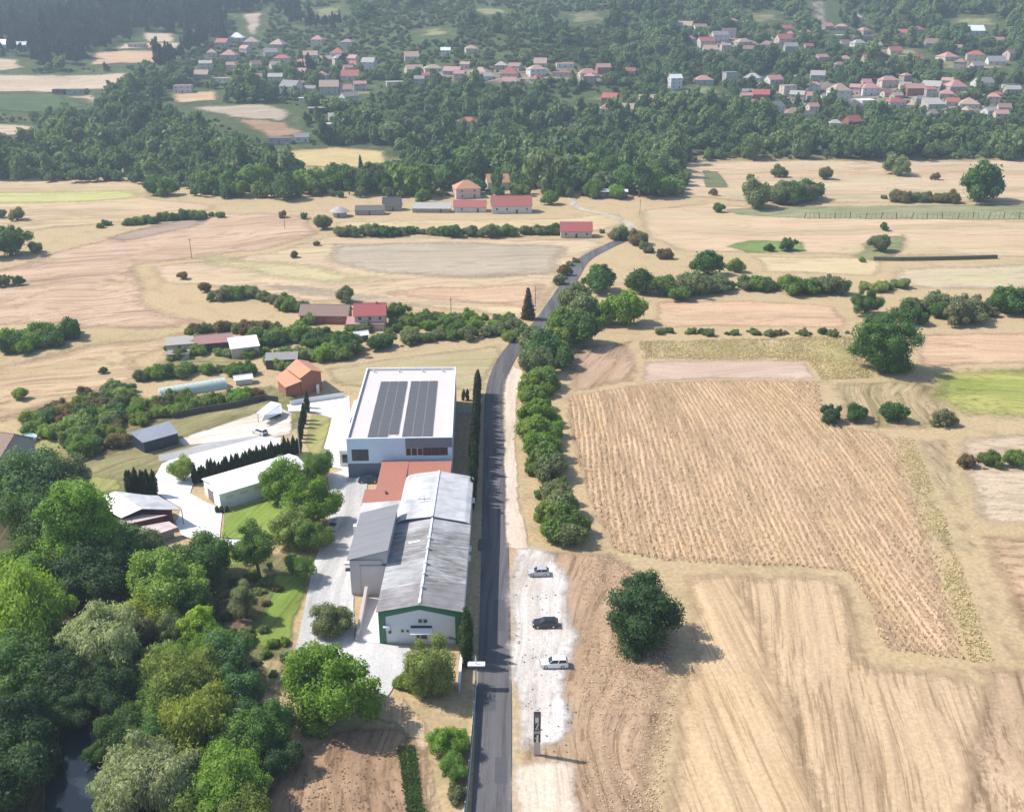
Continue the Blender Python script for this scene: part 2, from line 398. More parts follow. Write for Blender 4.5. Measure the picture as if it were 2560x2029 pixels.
fld('maize_field', PD, [(1180, 830), (1345, 806), (1480, 798), (1725, 798), (1740, 890), (1872, 912), (1900, 960), (1975, 1180), (2040, 1395), (1850, 1372), (1828, 1285), (1778, 1206), (1690, 1196), (1560, 1192), (1400, 1185), (1285, 1165), (1228, 1050), (1195, 930)], fm('maize soil', ((.46, .325, .21), (.52, .38, .25)), -.035, 1.3, .3, (.40, .30, .165), .05, .6), .8, 2)
fld('grass_strip', PD, [(1880, 915), (1925, 920), (2000, 1100), (2095, 1395), (2045, 1398), (1975, 1180)], fm('strip', ((.30, .26, .12), (.36, .30, .15)), -.1, 2, .3, (.20, .19, .08)), .8, 3)
fld('farm_track', PD, [(1905, 925), (2005, 915), (2030, 1040), (2170, 1400), (2110, 1410), (2010, 1130)], fm('track', ((.40, .31, .19), (.46, .36, .22)), -.12, 2.2, .35, (.30, .24, .14)), .8, 4)
fld('pale_field', PD, [(2000, 915), (2160, 905), (2420, 900), (2440, 1120), (2160, 1115), (2045, 1110), (2010, 1000)], fm('pale r', PALE, 1.5, 3, .22), 1, 4)
fld('stubble_field', PD, [(2040, 1115), (2420, 1120), (2480, 1390), (2160, 1385), (2100, 1250)], fm('tan r', TAN, 1.5, 3, .3, BRc), 1, 4)
fld('fallow_field', PD, [(1200, 725), (1345, 712), (1352, 757), (1345, 806), (1190, 832), (1185, 790)], fm('fallow', ((.32, .22, .14), (.42, .30, .20)), .3, 4, .25, (.25, .17, .10), .07), 1.5, 4)
fld('mown_field', PD, [(1350, 757), (1695, 757), (1728, 800), (1480, 800), (1345, 808)], fm('mown', ((.43, .32, .235), (.47, .36, .27)), 1.55, 3, .12, None, .04), .6, 2)
fld('tall_grass', PD, [(1342, 716), (1560, 712), (1805, 704), (1850, 800), (1728, 800), (1697, 757), (1350, 757)], fm('tall grass', ((.36, .30, .15), (.42, .33, .18)), 0, 2, .35, (.26, .25, .09), .06), 1, 3)
fld('weedy_field', PD, [(1740, 800), (1850, 795), (1990, 800), (2010, 900), (1880, 912), (1742, 890)], fm('weedy', ((.36, .28, .16), (.41, .31, .18)), .4, 3, .3, GRc, .07), 1.5, 5)
fld('peach_field', PD, [(1375, 632), (1570, 630), (1765, 642), (1800, 692), (1560, 690), (1372, 692)], fm('peach a', PEACH, 1.55, 4, .15), 1, 3)
fld('peach_field', PD, [(1925, 702), (2160, 697), (2400, 690), (2420, 765), (2160, 768), (1925, 778)], fm('peach b', PEACH, 1.55, 4, .2), 1, 3)
fld('green_crop', PD, [(1930, 776), (2160, 765), (2420, 765), (2430, 900), (2160, 893), (2000, 885), (1930, 832)], fm('green crop', ((.27, .29, .07), (.37, .34, .13)), 1.5, 2.4, .3, (.18, .24, .05), .05), 1.5, 7)
fld('stubble_field', PD, [(1335, 440), (1500, 425), (1625, 440), (2160, 465), (2420, 470), (2430, 545), (1900, 542), (1570, 536), (1420, 532), (1350, 500)], fm('tan far', ((.45, .32, .20), (.50, .37, .24)), 1.5, 5, .15, (.38, .33, .19), .03), 2, 5)
fld('pale_field', PD, [(1570, 536), (1890, 542), (1850, 585), (1600, 575)], fm('pale far', ((.45, .36, .20), (.49, .39, .23)), 1.5, 4, .15), 1.5, 4)
fld('pale_field', PD, [(1880, 562), (2160, 552), (2420, 548), (2420, 615), (2160, 612), (1960, 612), (1850, 592)], fm('pale far b', PALE, 1.5, 5, .15, (.36, .34, .18)), 1.5, 5)
fld('stubble_field', PD, [(1408, 345), (1600, 336), (1840, 338), (2160, 335), (2420, 335), (2430, 425), (2160, 428), (1620, 432), (1470, 418), (1400, 410)], fm('tan top', ((.44, .32, .20), (.49, .37, .235)), 1.5, 6, .18, (.36, .32, .19), .03), 3, 6)
fld('dark_crop', PD, [(1474, 356), (1512, 355), (1540, 396), (1482, 396)], fm('dark crop', ((.13, .15, .075), (.17, .18, .09)), 1.2, 3, .2), .8, 2)
fld('vineyard_strip', PD, [(1500, 440), (1640, 434), (2160, 428), (2420, 428), (2420, 468), (2160, 465), (1690, 462), (1560, 455)], fm('vine', ((.20, .22, .115), (.27, .26, .15)), 1.5, 4, .25), 1.5, 4)
fld('garden_plot', PD, [(1515, 518), (1580, 504), (1695, 507), (1705, 532), (1570, 534)], fm('plot', GREEN, 1.5, 3, .25), 1, 3)
fld('garden_plot', PD, [(1780, 540), (1830, 495), (1915, 490), (1920, 525), (1860, 560)], fm('plot b', ((.20, .22, .10), (.27, .26, .13)), 1.5, 3, .25), 2, 5)
# --- left-hand side
fld('stubble_field', PD, [(-420, 640), (0, 562), (140, 520), (400, 452), (560, 445), (660, 450), (690, 492), (560, 530), (300, 560), (330, 640), (480, 680), (350, 700), (160, 700), (0, 690), (-420, 760)], fm('left tan', ((.41, .285, .185), (.46, .33, .22)), 1.25, 6, .24, (.36, .26, .165), .03, 8), 3, 6)
fld('stubble_field', PD, [(560, 530), (690, 494), (1000, 498), (1250, 500), (1295, 515), (1230, 552), (1195, 600), (1150, 655), (1095, 690), (990, 658), (800, 645), (640, 640), (480, 612), (330, 600), (300, 560)], fm('mid tan', ((.43, .32, .205), (.48, .36, .23)), 1.4, 5, .2, (.44, .38, .21), .03), 2, 5)
fld('fallow_strip', PD, [(690, 510), (1000, 506), (1215, 515), (1188, 580), (1000, 592), (800, 582), (670, 556)], fm('grey strip', ((.33, .28, .20), (.39, .32, .225)), 1.45, 5, .15), 2, 7)
fld('yellow_strip', PD, [(380, 525), (690, 552), (900, 596), (700, 606), (540, 590), (400, 560)], fm('yellow strip', ((.40, .35, .18), (.45, .38, .21)), 1.35, 5, .15), 3, 10)
fld('pale_strip', PD, [(500, 585), (700, 604), (900, 630), (720, 640), (560, 612)], fm('pale strip', GREY, 1.35, 5, .15), 2, 7)
fld('peach_strip', PD, [(890, 600), (1170, 592), (1140, 660), (960, 640), (760, 620)], fm('peach strip', PEACH, 1.5, 4, .18), 2, 6)
fld('fallow_strip', PD, [(200, 500), (380, 460), (480, 452), (420, 480), (250, 515)], fm('grey strip b', ((.28, .21, .155), (.34, .26, .19)), 1.2, 5, .2), 2, 6)
fld('stubble_field', PD, [(-420, 372), (0, 370), (200, 376), (325, 386), (335, 418), (465, 428), (465, 442), (330, 462), (180, 478), (0, 496), (-420, 545)], fm('left far', ((.43, .32, .19), (.48, .36, .22)), 1.5, 6, .18, (.40, .36, .17), .03), 2, 6)
fld('yellow_strip', PD, [(-400, 405), (0, 402), (300, 398), (320, 416), (200, 428), (0, 432), (-400, 440)], fm('lime strip', ((.38, .38, .13), (.44, .40, .18)), 1.5, 5, .12), 2, 8)
fld('stubble_field', PD, [(0, 765), (170, 722), (400, 690), (480, 690), (300, 760), (330, 790), (150, 850), (60, 890), (-420, 930), (-420, 830)], fm('left low', ((.40, .285, .17), (.46, .34, .205)), 1.2, 5, .25, (.33, .27, .14), .04, 8), 3, 6)
fld('dry_meadow', PD, [(330, 740), (470, 700), (560, 720), (520, 770), (420, 790), (300, 800)], fm('meadow', ((.27, .225, .12), (.34, .27, .15)), 1.2, 3, .3, GRc, .07), 2, 6)
fld('olive_field', PD, [(668, 772), (850, 748), (1064, 720), (1072, 742), (1032, 800), (1020, 830), (700, 815)], fm('olive field', ((.33, .275, .15), (.38, .31, .18)), 1.3, 3, .15, (.30, .27, .13), .05), 1, 3)
fld('pale_field', PD, [(700, 465), (850, 462), (1180, 458), (1300, 446), (1330, 470), (1260, 490), (700, 484)], fm('hedge field', ((.43, .34, .19), (.47, .37, .21)), 1.5, 5, .15), 1.5, 4)
fld('yellow_field', PD, [(588, 318), (700, 309), (822, 318), (818, 356), (700, 358), (620, 352)], fm('yellow', ((.44, .34, .165), (.48, .38, .18)), 1.5, 6, .12), 2, 5)
# --- fields up the slope on the left
for pts, tn in (([(-300, 158), (0, 156), (150, 158), (285, 152), (270, 186), (150, 196), (0, 196), (-300, 200)], PALE), ([(-300, 205), (0, 196), (110, 193), (205, 222), (90, 240), (0, 236)], DKGREEN),
                ([(195, 112), (260, 106), (345, 108), (335, 135), (180, 140)], PEACH), ([(296, 68), (375, 72), (372, 92), (300, 90)], PALE),
                ([(356, 196), (460, 190), (465, 214), (362, 220)], TAN), ([(385, 226), (560, 218), (620, 236), (610, 262), (480, 250)], GREY),
                ([(480, 248), (610, 256), (660, 288), (560, 296)], BROWN), ([(-300, 262), (0, 260), (80, 266), (85, 284), (0, 288), (-300, 292)], PALE),
                ([(130, 205), (205, 196), (208, 222)], PALE), ([(-300, 125), (0, 122), (45, 124), (58, 145), (0, 152), (-300, 155)], PALE), ([(505, 30), (560, 24), (545, 75), (520, 78)], GREY), ([(250, 92), (390, 90), (380, 104), (240, 106)], PALE)):
    fld('hill_field', PD, pts, fm('hill %d %d' % pts[0], tn, 1.4, 8, .15), 3, 6)
# --- rocky bare ground by the upper village
fld('bare_slope', PD, [(1700, 0), (1745, 0), (1750, 40), (1770, 62), (1730, 75), (1705, 50)], fm('bare', ((.20, .18, .14), (.30, .26, .21)), 0, 4, .4, (.09, .10, .055), .1), 2, 8)

for pts in ([(1180, 28), (1260, 24), (1300, 44), (1200, 52)], [(1555, 28), (1630, 24), (1660, 46), (1580, 52)], [(985, 18), (1060, 14), (1080, 30), (1000, 36)], [(1830, 105), (1930, 100), (1950, 122), (1840, 128)], [(1420, 185), (1500, 178), (1530, 200), (1440, 208)], [(870, 62), (940, 56), (960, 76), (880, 82)], [(1990, 40), (2080, 34), (2120, 56), (2010, 62)], [(700, 185), (790, 178), (800, 200), (720, 205)], [(1200, 205), (1290, 200), (1300, 216), (1215, 222)], [(640, 20), (720, 14), (740, 34), (660, 40)], [(1950, 128), (2100, 122), (2140, 146), (1980, 150)]):
    fld('hill_field', PD, pts, fm('hill meadow', ((.15, .17, .08), (.24, .23, .12)), 1.4, 8, .25, (.30, .26, .17), .06), 5, 9)
VG = fm('village ground', ((.20, .175, .13), (.29, .25, .19)), 1.5, 6, .3, (.10, .11, .06), .05)
fld('village_ground', PD, [(1560, 195), (1700, 165), (1900, 165), (2120, 190), (2130, 235), (1900, 262), (1640, 250)], VG, 4, 14)
fld('village_ground', PD, [(850, 150), (1050, 135), (1320, 145), (1300, 182), (1050, 185), (860, 178)], VG, 4, 14)
fld('village_ground', PD, [(1450, 75), (1560, 60), (1720, 85), (1640, 110), (1470, 115)], VG, 4, 12)
# --- hard surfaces
ASPH = fieldmat('asphalt', (.115, .112, .12), (.14, .135, .145), (.10, .098, .105), 0.03, 2.4, .06, .22, False, 5.0, 1.0, .05)
GRAV = fieldmat('pale gravel', (.50, .46, .43), (.62, .58, .55), (.42, .37, .325), 0.05, 2.5, .16, .14, True, 2.2, 5.0, .2)
SAND = fieldmat('sandy shoulder', (.55, .45, .36), (.62, .52, .43), None, 0.02, 2.0, .1, .12, True, 2.2, 3.0, .15)
CONC = fieldmat('concrete yard', (.48, .475, .475), (.58, .57, .57), (.40, .395, .39), 0.02, 4.0, .08, .1, False, 3.0, 2.0, .05)
WHITE = fieldmat('white paving', (.70, .69, .67), (.76, .75, .73), None, 0.3, 3.0, .1, .06, False, 3.0, 1.0, .04)
LAWN = fieldmat('lawn', (.17, .25, .05), (.22, .30, .06), (.25, .28, .08), 0.3, 2.0, .12, .18, True, 3.0, 2.0, .2)
DRYLAWN = fieldmat('dry lawn', (.24, .26, .08), (.32, .31, .12), (.34, .28, .15), 0.3, 2.0, .15, .18, True, 3.0, 3.0, .2)
road_c = [(1030, 1950), (1034.5, 1709), (1040, 1500), (1041.5, 1350), (1042, 1200), (1041.5, 1020), (1041, 930), (1041, 850), (1047, 803), (1066, 757), (1098, 715), (1132, 688), (1162, 648), (1204, 585), (1230, 547), (1280, 519), (1318, 503)]
rc = [GP(PD, *q) for q in road_c]
def spline(pts, k=8):
    out = []
    for i in range(len(pts) - 1):
        p0, p1, p2, p3 = pts[max(i - 1, 0)], pts[i], pts[i + 1], pts[min(i + 2, len(pts) - 1)]
        for j in range(k):
            t = j / k
            out.append(.5 * ((2 * p1) + (p2 - p0) * t + (2 * p0 - 5 * p1 + 4 * p2 - p3) * t * t + (3 * p1 - p0 - 3 * p2 + p3) * t ** 3))
    return out + [pts[-1]]
rcs = spline(rc, 6)
def ribbon(name, pts, halfw, mat, off):
    vs = []
    for i, p in enumerate(pts):
        d = (pts[min(i + 1, len(pts) - 1)] - pts[max(i - 1, 0)]); d.z = 0; d.normalize(); nr = Vector((-d.y, d.x, 0))
        h = halfw(i) if callable(halfw) else halfw
        vs += [p + nr * h + Vector((0, 0, off)), p - nr * h + Vector((0, 0, off))]
    fs = [(2 * i, 2 * i + 1, 2 * i + 3, 2 * i + 2) for i in range(len(pts) - 1)]
    me = bpy.data.meshes.new(name); me.from_pydata(vs, [], fs); me.materials.append(mat)
    for pl in me.polygons:
        if pl.normal.z < 0: pl.flip()
    o = mobj(name, me); tag(o, kind='structure'); return o
LAYER[0] += 2; RZ = .004 + .002 * LAYER[0]
ribbon('road', rcs, 2.75, ASPH, RZ)
ribbon('dirt_lane', spline([GP(PD, *q) for q in ((1312, 506), (1334, 492), (1322, 470), (1275, 452), (1225, 441), (1207, 428), (1204, 412))], 6), 2.2, fieldmat('lane dust', (.42, .36, .29), (.50, .44, .36), (.34, .29, .23), .3, 2.0, .1, .2, False), RZ - .002)

sheet('gravel_parking', poly(PD, [(1068, 1130), (1120, 1146), (1180, 1160), (1200, 1200), (1212, 1300), (1218, 1400), (1224, 1500), (1222, 1595), (1135, 1590), (1100, 1600), (1069, 1600)]), GRAV, 2.0, 3.4)
sheet('sandy_apron', poly(PD, [(1068, 1590), (1135, 1588), (1225, 1590), (1240, 1709), (1240, 1900), (1068, 1900)]), SAND, .8, 3.0)
sheet('sandy_shoulder', poly(PD, [(1062, 1160), (1060, 1000), (1055, 880), (1056, 815), (1076, 770), (1105, 780), (1090, 860), (1088, 950), (1098, 1060), (1122, 1160)]), SAND, .4, .9)
for k, (x, y, a, b) in enumerate(((-4.2, 128, 1.6, 3.2), (-2.4, 151, 1.1, 5.0), (-5.6, 176, 1.4, 2.2), (-3.4, 222, 1.5, 4.0), (-1.6, 112, .9, 2.6))):
    sheet('road_patch', [(x - a, y - b), (x + a, y - b), (x + a * .9, y + b), (x - a, y + b)], plain('asphalt patch', (.075, .074, .08), .95, .15, .8), .1)

# --- yards, lawns and garden ground
sheet('rough_grass', poly(PD, [(120, 890), (300, 840), (420, 850), (560, 800), (640, 830), (640, 900), (560, 930), (420, 1000), (300, 1060), (180, 1100), (60, 1010)]), fm('rough grass', ((.20, .19, .09), (.27, .235, .12)), .5, 2.5, .25, (.14, .16, .06), .09), 1.5, 5)
sheet('garden_grass', poly(PD, [(420, 1160), (520, 1150), (640, 1160), (660, 1220), (620, 1340), (640, 1420), (560, 1490), (480, 1420), (430, 1280)]), fm('garden grass', ((.15, .155, .065), (.22, .20, .095)), .2, 2.5, .25, (.12, .15, .045), .15), 1, 4)
sheet('concrete_yard', poly(PD, [(690, 1000), (735, 985), (775, 1000), (770, 1060), (740, 1170), (745, 1260), (745, 1345), (860, 1362), (882, 1402), (835, 1425), (815, 1468), (760, 1440), (700, 1400), (622, 1372), (640, 1290), (655, 1210), (680, 1120), (700, 1060)]), CONC, .4)
sheet('white_drive', poly(Z3, [(1690, 240), (2200, 165), (2240, 640), (2230, 760), (2160, 770), (2010, 740), (1985, 640), (2060, 345), (1880, 290), (1700, 290)]), WHITE, .3)
sheet('sandy_yard', poly(Z3, [(780, 520), (1440, 300), (1640, 240), (1745, 300), (1745, 490), (1500, 520), (820, 580)]), fieldmat('yard sand', (.56, .50, .44), (.66, .60, .54), (.50, .42, .34), 1.2, 3, .12, .15, True, 2.0, 4.0, .15), .5, 1.5)
sheet('tarmac_strip', poly(Z3, [(640, 650), (1000, 560), (1440, 490), (1490, 505), (740, 690), (650, 700)]), fieldmat('grey paving', (.34, .34, .35), (.40, .40, .41), None, 1.3, 3, .1, .1, False, 3.0, 2.0, .05), .2)  # long strip in one even grey; its surface material is not settled
sheet('white_terrace', poly(Z3, [(590, 850), (670, 720), (735, 690), (1490, 500), (1640, 505), (1640, 560), (950, 800), (900, 960), (1160, 1090), (1140, 1330), (1320, 1340), (1320, 1395), (1000, 1370), (830, 1300), (780, 1200), (830, 1080), (630, 960)]), WHITE, .3)
sheet('lawn', poly(Z3, [(1160, 1092), (1600, 985), (1760, 1080), (1700, 1290), (1330, 1335), (1143, 1330)]), LAWN, .3, .8)
sheet('lawn', poly(Z3, [(1020, 1385), (1330, 1400), (1345, 1560), (1150, 1560)]), LAWN, .4, 1.2)
sheet('lawn', poly(Z3, [(1880, 300), (2060, 345), (1985, 640), (1880, 720), (1830, 560)]), DRYLAWN, .4, 1.2)
sheet('lawn', poly(Z4, [(1770, 120), (2060, 160), (2010, 340), (1950, 590), (1780, 640), (1560, 640), (1720, 420)]), LAWN, .6, 2.0)
sheet('garden_soil', poly(Z4, [(1330, 280), (1560, 250), (1760, 330), (1720, 430), (1620, 600), (1420, 660), (1340, 500)]), fm('garden soil', ((.12, .09, .06), (.20, .145, .095)), 0, 2, .3, (.30, .22, .14), .2), 1, 3)  # dark soil, with the shade over the bed also put into its colour
sheet('dry_lawn', poly(Z4, [(1600, 700), (1930, 660), (1920, 900), (1860, 960), (1760, 960)]), fm('straw', ((.30, .235, .125), (.37, .28, .16)), 0, 2, .2, GRc, .2), 1, 3)
sheet('lawn', poly(Z8, [(175, 850), (300, 790), (430, 800), (560, 830), (420, 900), (260, 910)]), DRYLAWN, .5, 1.5)
sheet('lawn', poly(Z8, [(480, 1060), (620, 1010), (760, 1040), (800, 1120), (560, 1160)]), DRYLAWN, .5, 2.5)
sheet('garden_plots', poly(Z8, [(150, 660), (500, 520), (760, 480), (1000, 540), (1500, 470), (1640, 520), (1640, 560), (1100, 680), (820, 760), (760, 900), (480, 960), (430, 830), (250, 780)]), fm('plots', ((.20, .16, .085), (.28, .22, .12)), 1.1, 2.5, .4, (.13, .16, .05), .08), 1, 4)
sheet('bare_soil', poly(Z5, [(-120, 1330), (320, 1000), (560, 780), (880, 640), (1240, 640), (1440, 720), (1500, 1000), (1560, 1500), (-100, 1700)]), fm('bare soil', ((.26, .17, .11), (.36, .245, .155)), 0, 2.2, .3, (.19, .13, .085), .12), 1, 3)
sheet('dirt_track', poly(Z5, [(960, 440), (1260, 420), (1450, 620), (1500, 760), (1440, 860), (1500, 1000), (1620, 1500), (1420, 1500), (1400, 1000), (1320, 800), (1200, 660), (960, 600)]), fm('dirt track', ((.42, .31, .19), (.47, .355, .22)), -.1, 1.1, .28, (.34, .25, .155), .1, 2), .5, 1.5)
sheet('woodland_floor', poly(PD, [(-60, 985), (120, 960), (190, 1010), (290, 1130), (440, 1210), (480, 1290), (520, 1390), (560, 1480), (630, 1560), (600, 1640), (560, 1740), (560, 1950), (-80, 1950)]), fm('litter', ((.075, .065, .038), (.13, .11, .06)), 0, 2, .3, (.05, .07, .026), .2), 1.5, 5)
# stream under the trees
WAT, _t, _n, _l, _p = newmat('stream water')
_p.inputs['Base Color'].default_value = (.02, .03, .035, 1); _p.inputs['Roughness'].default_value = .06
_g = _n.new('ShaderNodeNewGeometry').outputs['Position']; bumpn(_n, _l, _p, noise(_n, _l, 1.2, 3, _g).outputs[0], .25, .1)
sheet('stream_bank', poly(PD, [(60, 1480), (240, 1470), (280, 1709), (300, 1950), (-20, 1950), (30, 1650)]), fm('bank', ((.10, .085, .05), (.15, .12, .07)), 0, 2, .3, (.07, .09, .035), .2), 1, 3)
sheet('stream', poly(PD, [(120, 1520), (175, 1515), (200, 1600), (215, 1709), (240, 1950), (60, 1950), (95, 1690), (110, 1600)]), WAT, .8)

# ================================================================ TREES AND SHRUBS
LEAF = leafmat('foliage')
FARLEAF = leafmat('woodland foliage', True, [(0, (.042, .080, .040)), (.25, (.074, .128, .058)), (.5, (.112, .170, .078)), (.75, (.160, .212, .102)), (1, (.130, .156, .096))])
BARK = plain('bark', (.12, .09, .065), .9, .3, 3)
def ico(sub):
    import bmesh
    b = bmesh.new(); bmesh.ops.create_icosphere(b, subdivisions=sub, radius=1.0)
    v = np.array([q.co[:] for q in b.verts]); f = [[q.index for q in t.verts] for t in b.faces]; b.free()
    return v, np.array(f)
ICO1 = ico(1)
def crown(name, seed, shape, nl, n, leaf, mat=None):
    """leaf sprays over a cluster of lobes filling the crown's envelope; unit radius, centred on the origin"""
    rg = np.random.default_rng(seed); C = []; Rr = []
    ez = {'round': .88, 'tall': 1.5, 'shrub': .62, 'flat': .42, 'bushy': 1.12, 'willow': 1.0, 'spike': 2.0}.get(shape, 1.0)
    if shape == 'cypress':                             # slim flame
        for i in range(nl):
            z = (i + .5) / nl; r = .95 * (math.sin(math.pi * min(.12 + z * .92, 1)) ** .55); a = rg.uniform(0, 6.28)
            C.append((.25 * r * math.cos(a), .25 * r * math.sin(a), (z - .5) * 7.0)); Rr.append(max(r * .8, .12))
    elif shape == 'conifer':
        for i in range(nl):
            z = i / nl; r = (1 - z) * .95 + .05; a = i * 2.4
            C.append((.6 * r * math.cos(a), .6 * r * math.sin(a), (z - .45) * 3.2)); Rr.append(.14 + .32 * r)
    else:
        for i in range(nl):
            d = rg.normal(size=3); d /= np.linalg.norm(d)
            if d[2] < -.35 and shape != 'bushy': d[2] = -d[2] * .6
            rho = rg.uniform(.25, .92); lr = rg.uniform(.17, .44) * (1.18 - .45 * rho)
            ph = math.atan2(d[1], d[0]); env = 1 + .13 * math.sin(2 * ph + seed) + .12 * math.sin(3 * ph + seed * 2.1 + 2 * d[2])
            c = d * rho * env * np.array([1, 1, ez]); C.append(tuple(c)); Rr.append(lr * (1.15 if nl < 14 else 1))
        C.append((0, 0, 0)); Rr.append(.5)
    C = np.array(C); Rr = np.array(Rr)
    wgt = Rr ** 2; wgt /= wgt.sum()
    idx = rg.choice(len(C), size=int(n * 1.9), p=wgt)
    d = rg.normal(size=(len(idx), 3)); d /= np.linalg.norm(d, axis=1)[:, None]
    rad = Rr[idx] * (1 + rg.normal(size=len(idx)) * .10 - .05 + np.where(rg.random(len(idx)) < .13, rg.uniform(.05, .42, len(idx)), 0))
    P = C[idx] + d * rad[:, None] * (np.array([1, 1, 1.0]) if shape != 'cypress' else np.array([1, 1, 1.6]))
    D2 = np.linalg.norm(P[:, None, :] - C[None], axis=2) / Rr[None]
    if shape == 'cypress':
        D2 = np.linalg.norm((P[:, None, :] - C[None]) / np.array([1, 1, 1.6]), axis=2) / Rr[None]
    D2[np.arange(len(idx)), idx] = 9
    keep = (D2.min(axis=1) > .82); P = P[keep][:n]; d = d[keep][:n]
    n = len(P)
    nr = d + rg.normal(size=(n, 3)) * .55 + np.array([0, 0, .15]); nr /= np.linalg.norm(nr, axis=1)[:, None]
    u = np.cross(nr, rg.normal(size=(n, 3))); 
    if shape in ('willow', 'cypress', 'spike'):        # drooping or upright sprays
        u = np.cross(np.cross(nr, np.array([0, 0, 1.0])), nr) + rg.normal(size=(n, 3)) * .25
    u /= np.linalg.norm(u, axis=1)[:, None] + 1e-9; v = np.cross(nr, u)
    s = leaf * rg.uniform(.6, 1.35, size=(n, 1)); lo = {'willow': 2.2, 'cypress': 2.4, 'spike': 2.4}.get(shape, 1.35)
    Q = np.stack([P - u * s * lo, P + v * s * .8, P + u * s * lo, P - v * s * .8], axis=1).reshape(-1, 3)
    iv, jf = ICO1; cores = []; cf = []; b = 4 * n
    for k in range(len(C)):
        sc = np.array([1, 1, 1.6]) if shape == 'cypress' else np.array([1, 1, 1.0])
        cores.append(C[k] + iv * Rr[k] * .74 * sc * (1 + rg.normal(size=(len(iv), 1)) * .07)); cf.append(jf + b + k * len(iv))
    V = np.vstack([Q] + cores); T = np.vstack(cf)
    me = bpy.data.meshes.new(name); me.vertices.add(len(V)); me.vertices.foreach_set('co', V.astype(np.float32).ravel())
    nlp = 4 * n + 3 * len(T); me.loops.add(nlp); me.polygons.add(n + len(T))
    me.loops.foreach_set('vertex_index', np.concatenate([np.arange(4 * n), T.ravel()]).astype(np.int32))
    st = np.concatenate([np.arange(n) * 4, 4 * n + np.arange(len(T)) * 3]).astype(np.int32)
    me.polygons.foreach_set('loop_start', st)
    me.materials.append(mat or LEAF); me.update(calc_edges=True); me.validate()
    return me
def trunkmesh(name, seed, h, r=.09, limbs=6):
    rg = random.Random(seed); m = MB()
    m.tube([(0, 0, -.06), (.01, 0, h * .25), (rg.uniform(-.04, .04), rg.uniform(-.04, .04), h * .6), (rg.uniform(-.06, .06), .03, h * 1.2)], [r * 1.35, r, r * .75, r * .3], 7)
    for i in range(limbs):
        a = rg.uniform(0, 6.28); z0 = h * rg.uniform(.45, .85); L = rg.uniform(.4, .75)
        m.tube([(0, 0, z0), (L * .5 * math.cos(a), L * .5 * math.sin(a), z0 + L * .35), (L * math.cos(a), L * math.sin(a), z0 + L * .6)], [r * .5, r * .32, r * .12], 5)
    return m.mesh(name, BARK, True)
# prototypes: (crown meshes, centre height in crown radii, trunk mesh)
def kindset(key, shape, c, seeds, nl, n, leaf, tr=.075, limbs=6):
    return dict(m=[crown('%s crown' % key, s, shape, nl, n, leaf) for s in seeds], c=c, t=[trunkmesh('%s trunk' % key, s, c, tr, limbs) for s in seeds[:2]] if tr else None)
KIND = {
    'round': kindset('broad', 'round', .66, (1, 2, 3), 46, 16000, .0255),
    'lone': kindset('lone', 'bushy', .98, (5, 6), 64, 19000, .0245),
    'tall': kindset('tall', 'tall', 1.42, (11, 12), 50, 16000, .0255),
    'willow': kindset('willow', 'willow', .78, (21, 22, 23), 50, 17000, .020),
    'spike': kindset('poplar', 'spike', 2.0, (25, 26), 40, 13000, .029),
    'flat': kindset('flat', 'flat', 1.0, (31,), 26, 8000, .032),
    'shrub': kindset('shrub', 'shrub', .42, (41, 42, 43), 26, 5000, .044, 0),
    'mround': kindset('field tree', 'round', .62, (51, 52, 53, 54), 30, 5200, .048, .075, 4),
    'mtall': kindset('field tall', 'tall', 1.15, (55, 56), 32, 5200, .048, .075, 4),
    'cypress': kindset('cypress', 'cypress', 3.7, (61, 62), 16, 2200, .085, .12, 0),
    'conifer': kindset('conifer', 'conifer', 1.6, (71,), 26, 2200, .075, .09, 0),
    'fround': kindset('wood tree', 'round', .66, (81, 82, 83, 84), 18, 800, .115, .08, 0),
    'ftall': kindset('wood tall', 'tall', 1.2, (85, 86), 20, 900, .115, .08, 0),
}
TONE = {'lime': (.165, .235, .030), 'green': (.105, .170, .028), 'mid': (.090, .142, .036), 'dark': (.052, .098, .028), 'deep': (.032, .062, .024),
        'teal': (.058, .108, .046), 'silver': (.170, .200, .115), 'olive': (.125, .170, .042), 'yellow': (.150, .185, .032), 'brown': (.13, .10, .05),
        'grey': (.12, .125, .075), 'pale': (.16, .20, .075), 'cypress': (.017, .030, .013), 'dusty': (.112, .134, .068)}
NT = [0]
WORD = {'lime': 'lime green', 'green': 'fresh green', 'mid': 'mid green', 'dark': 'dark green', 'deep': 'very dark', 'teal': 'bluish green', 'silver': 'silvery', 'olive': 'olive', 'yellow': 'yellowish', 'brown': 'brown', 'grey': 'greyish', 'pale': 'pale green', 'cypress': 'dark', 'dusty': 'dusty green'}
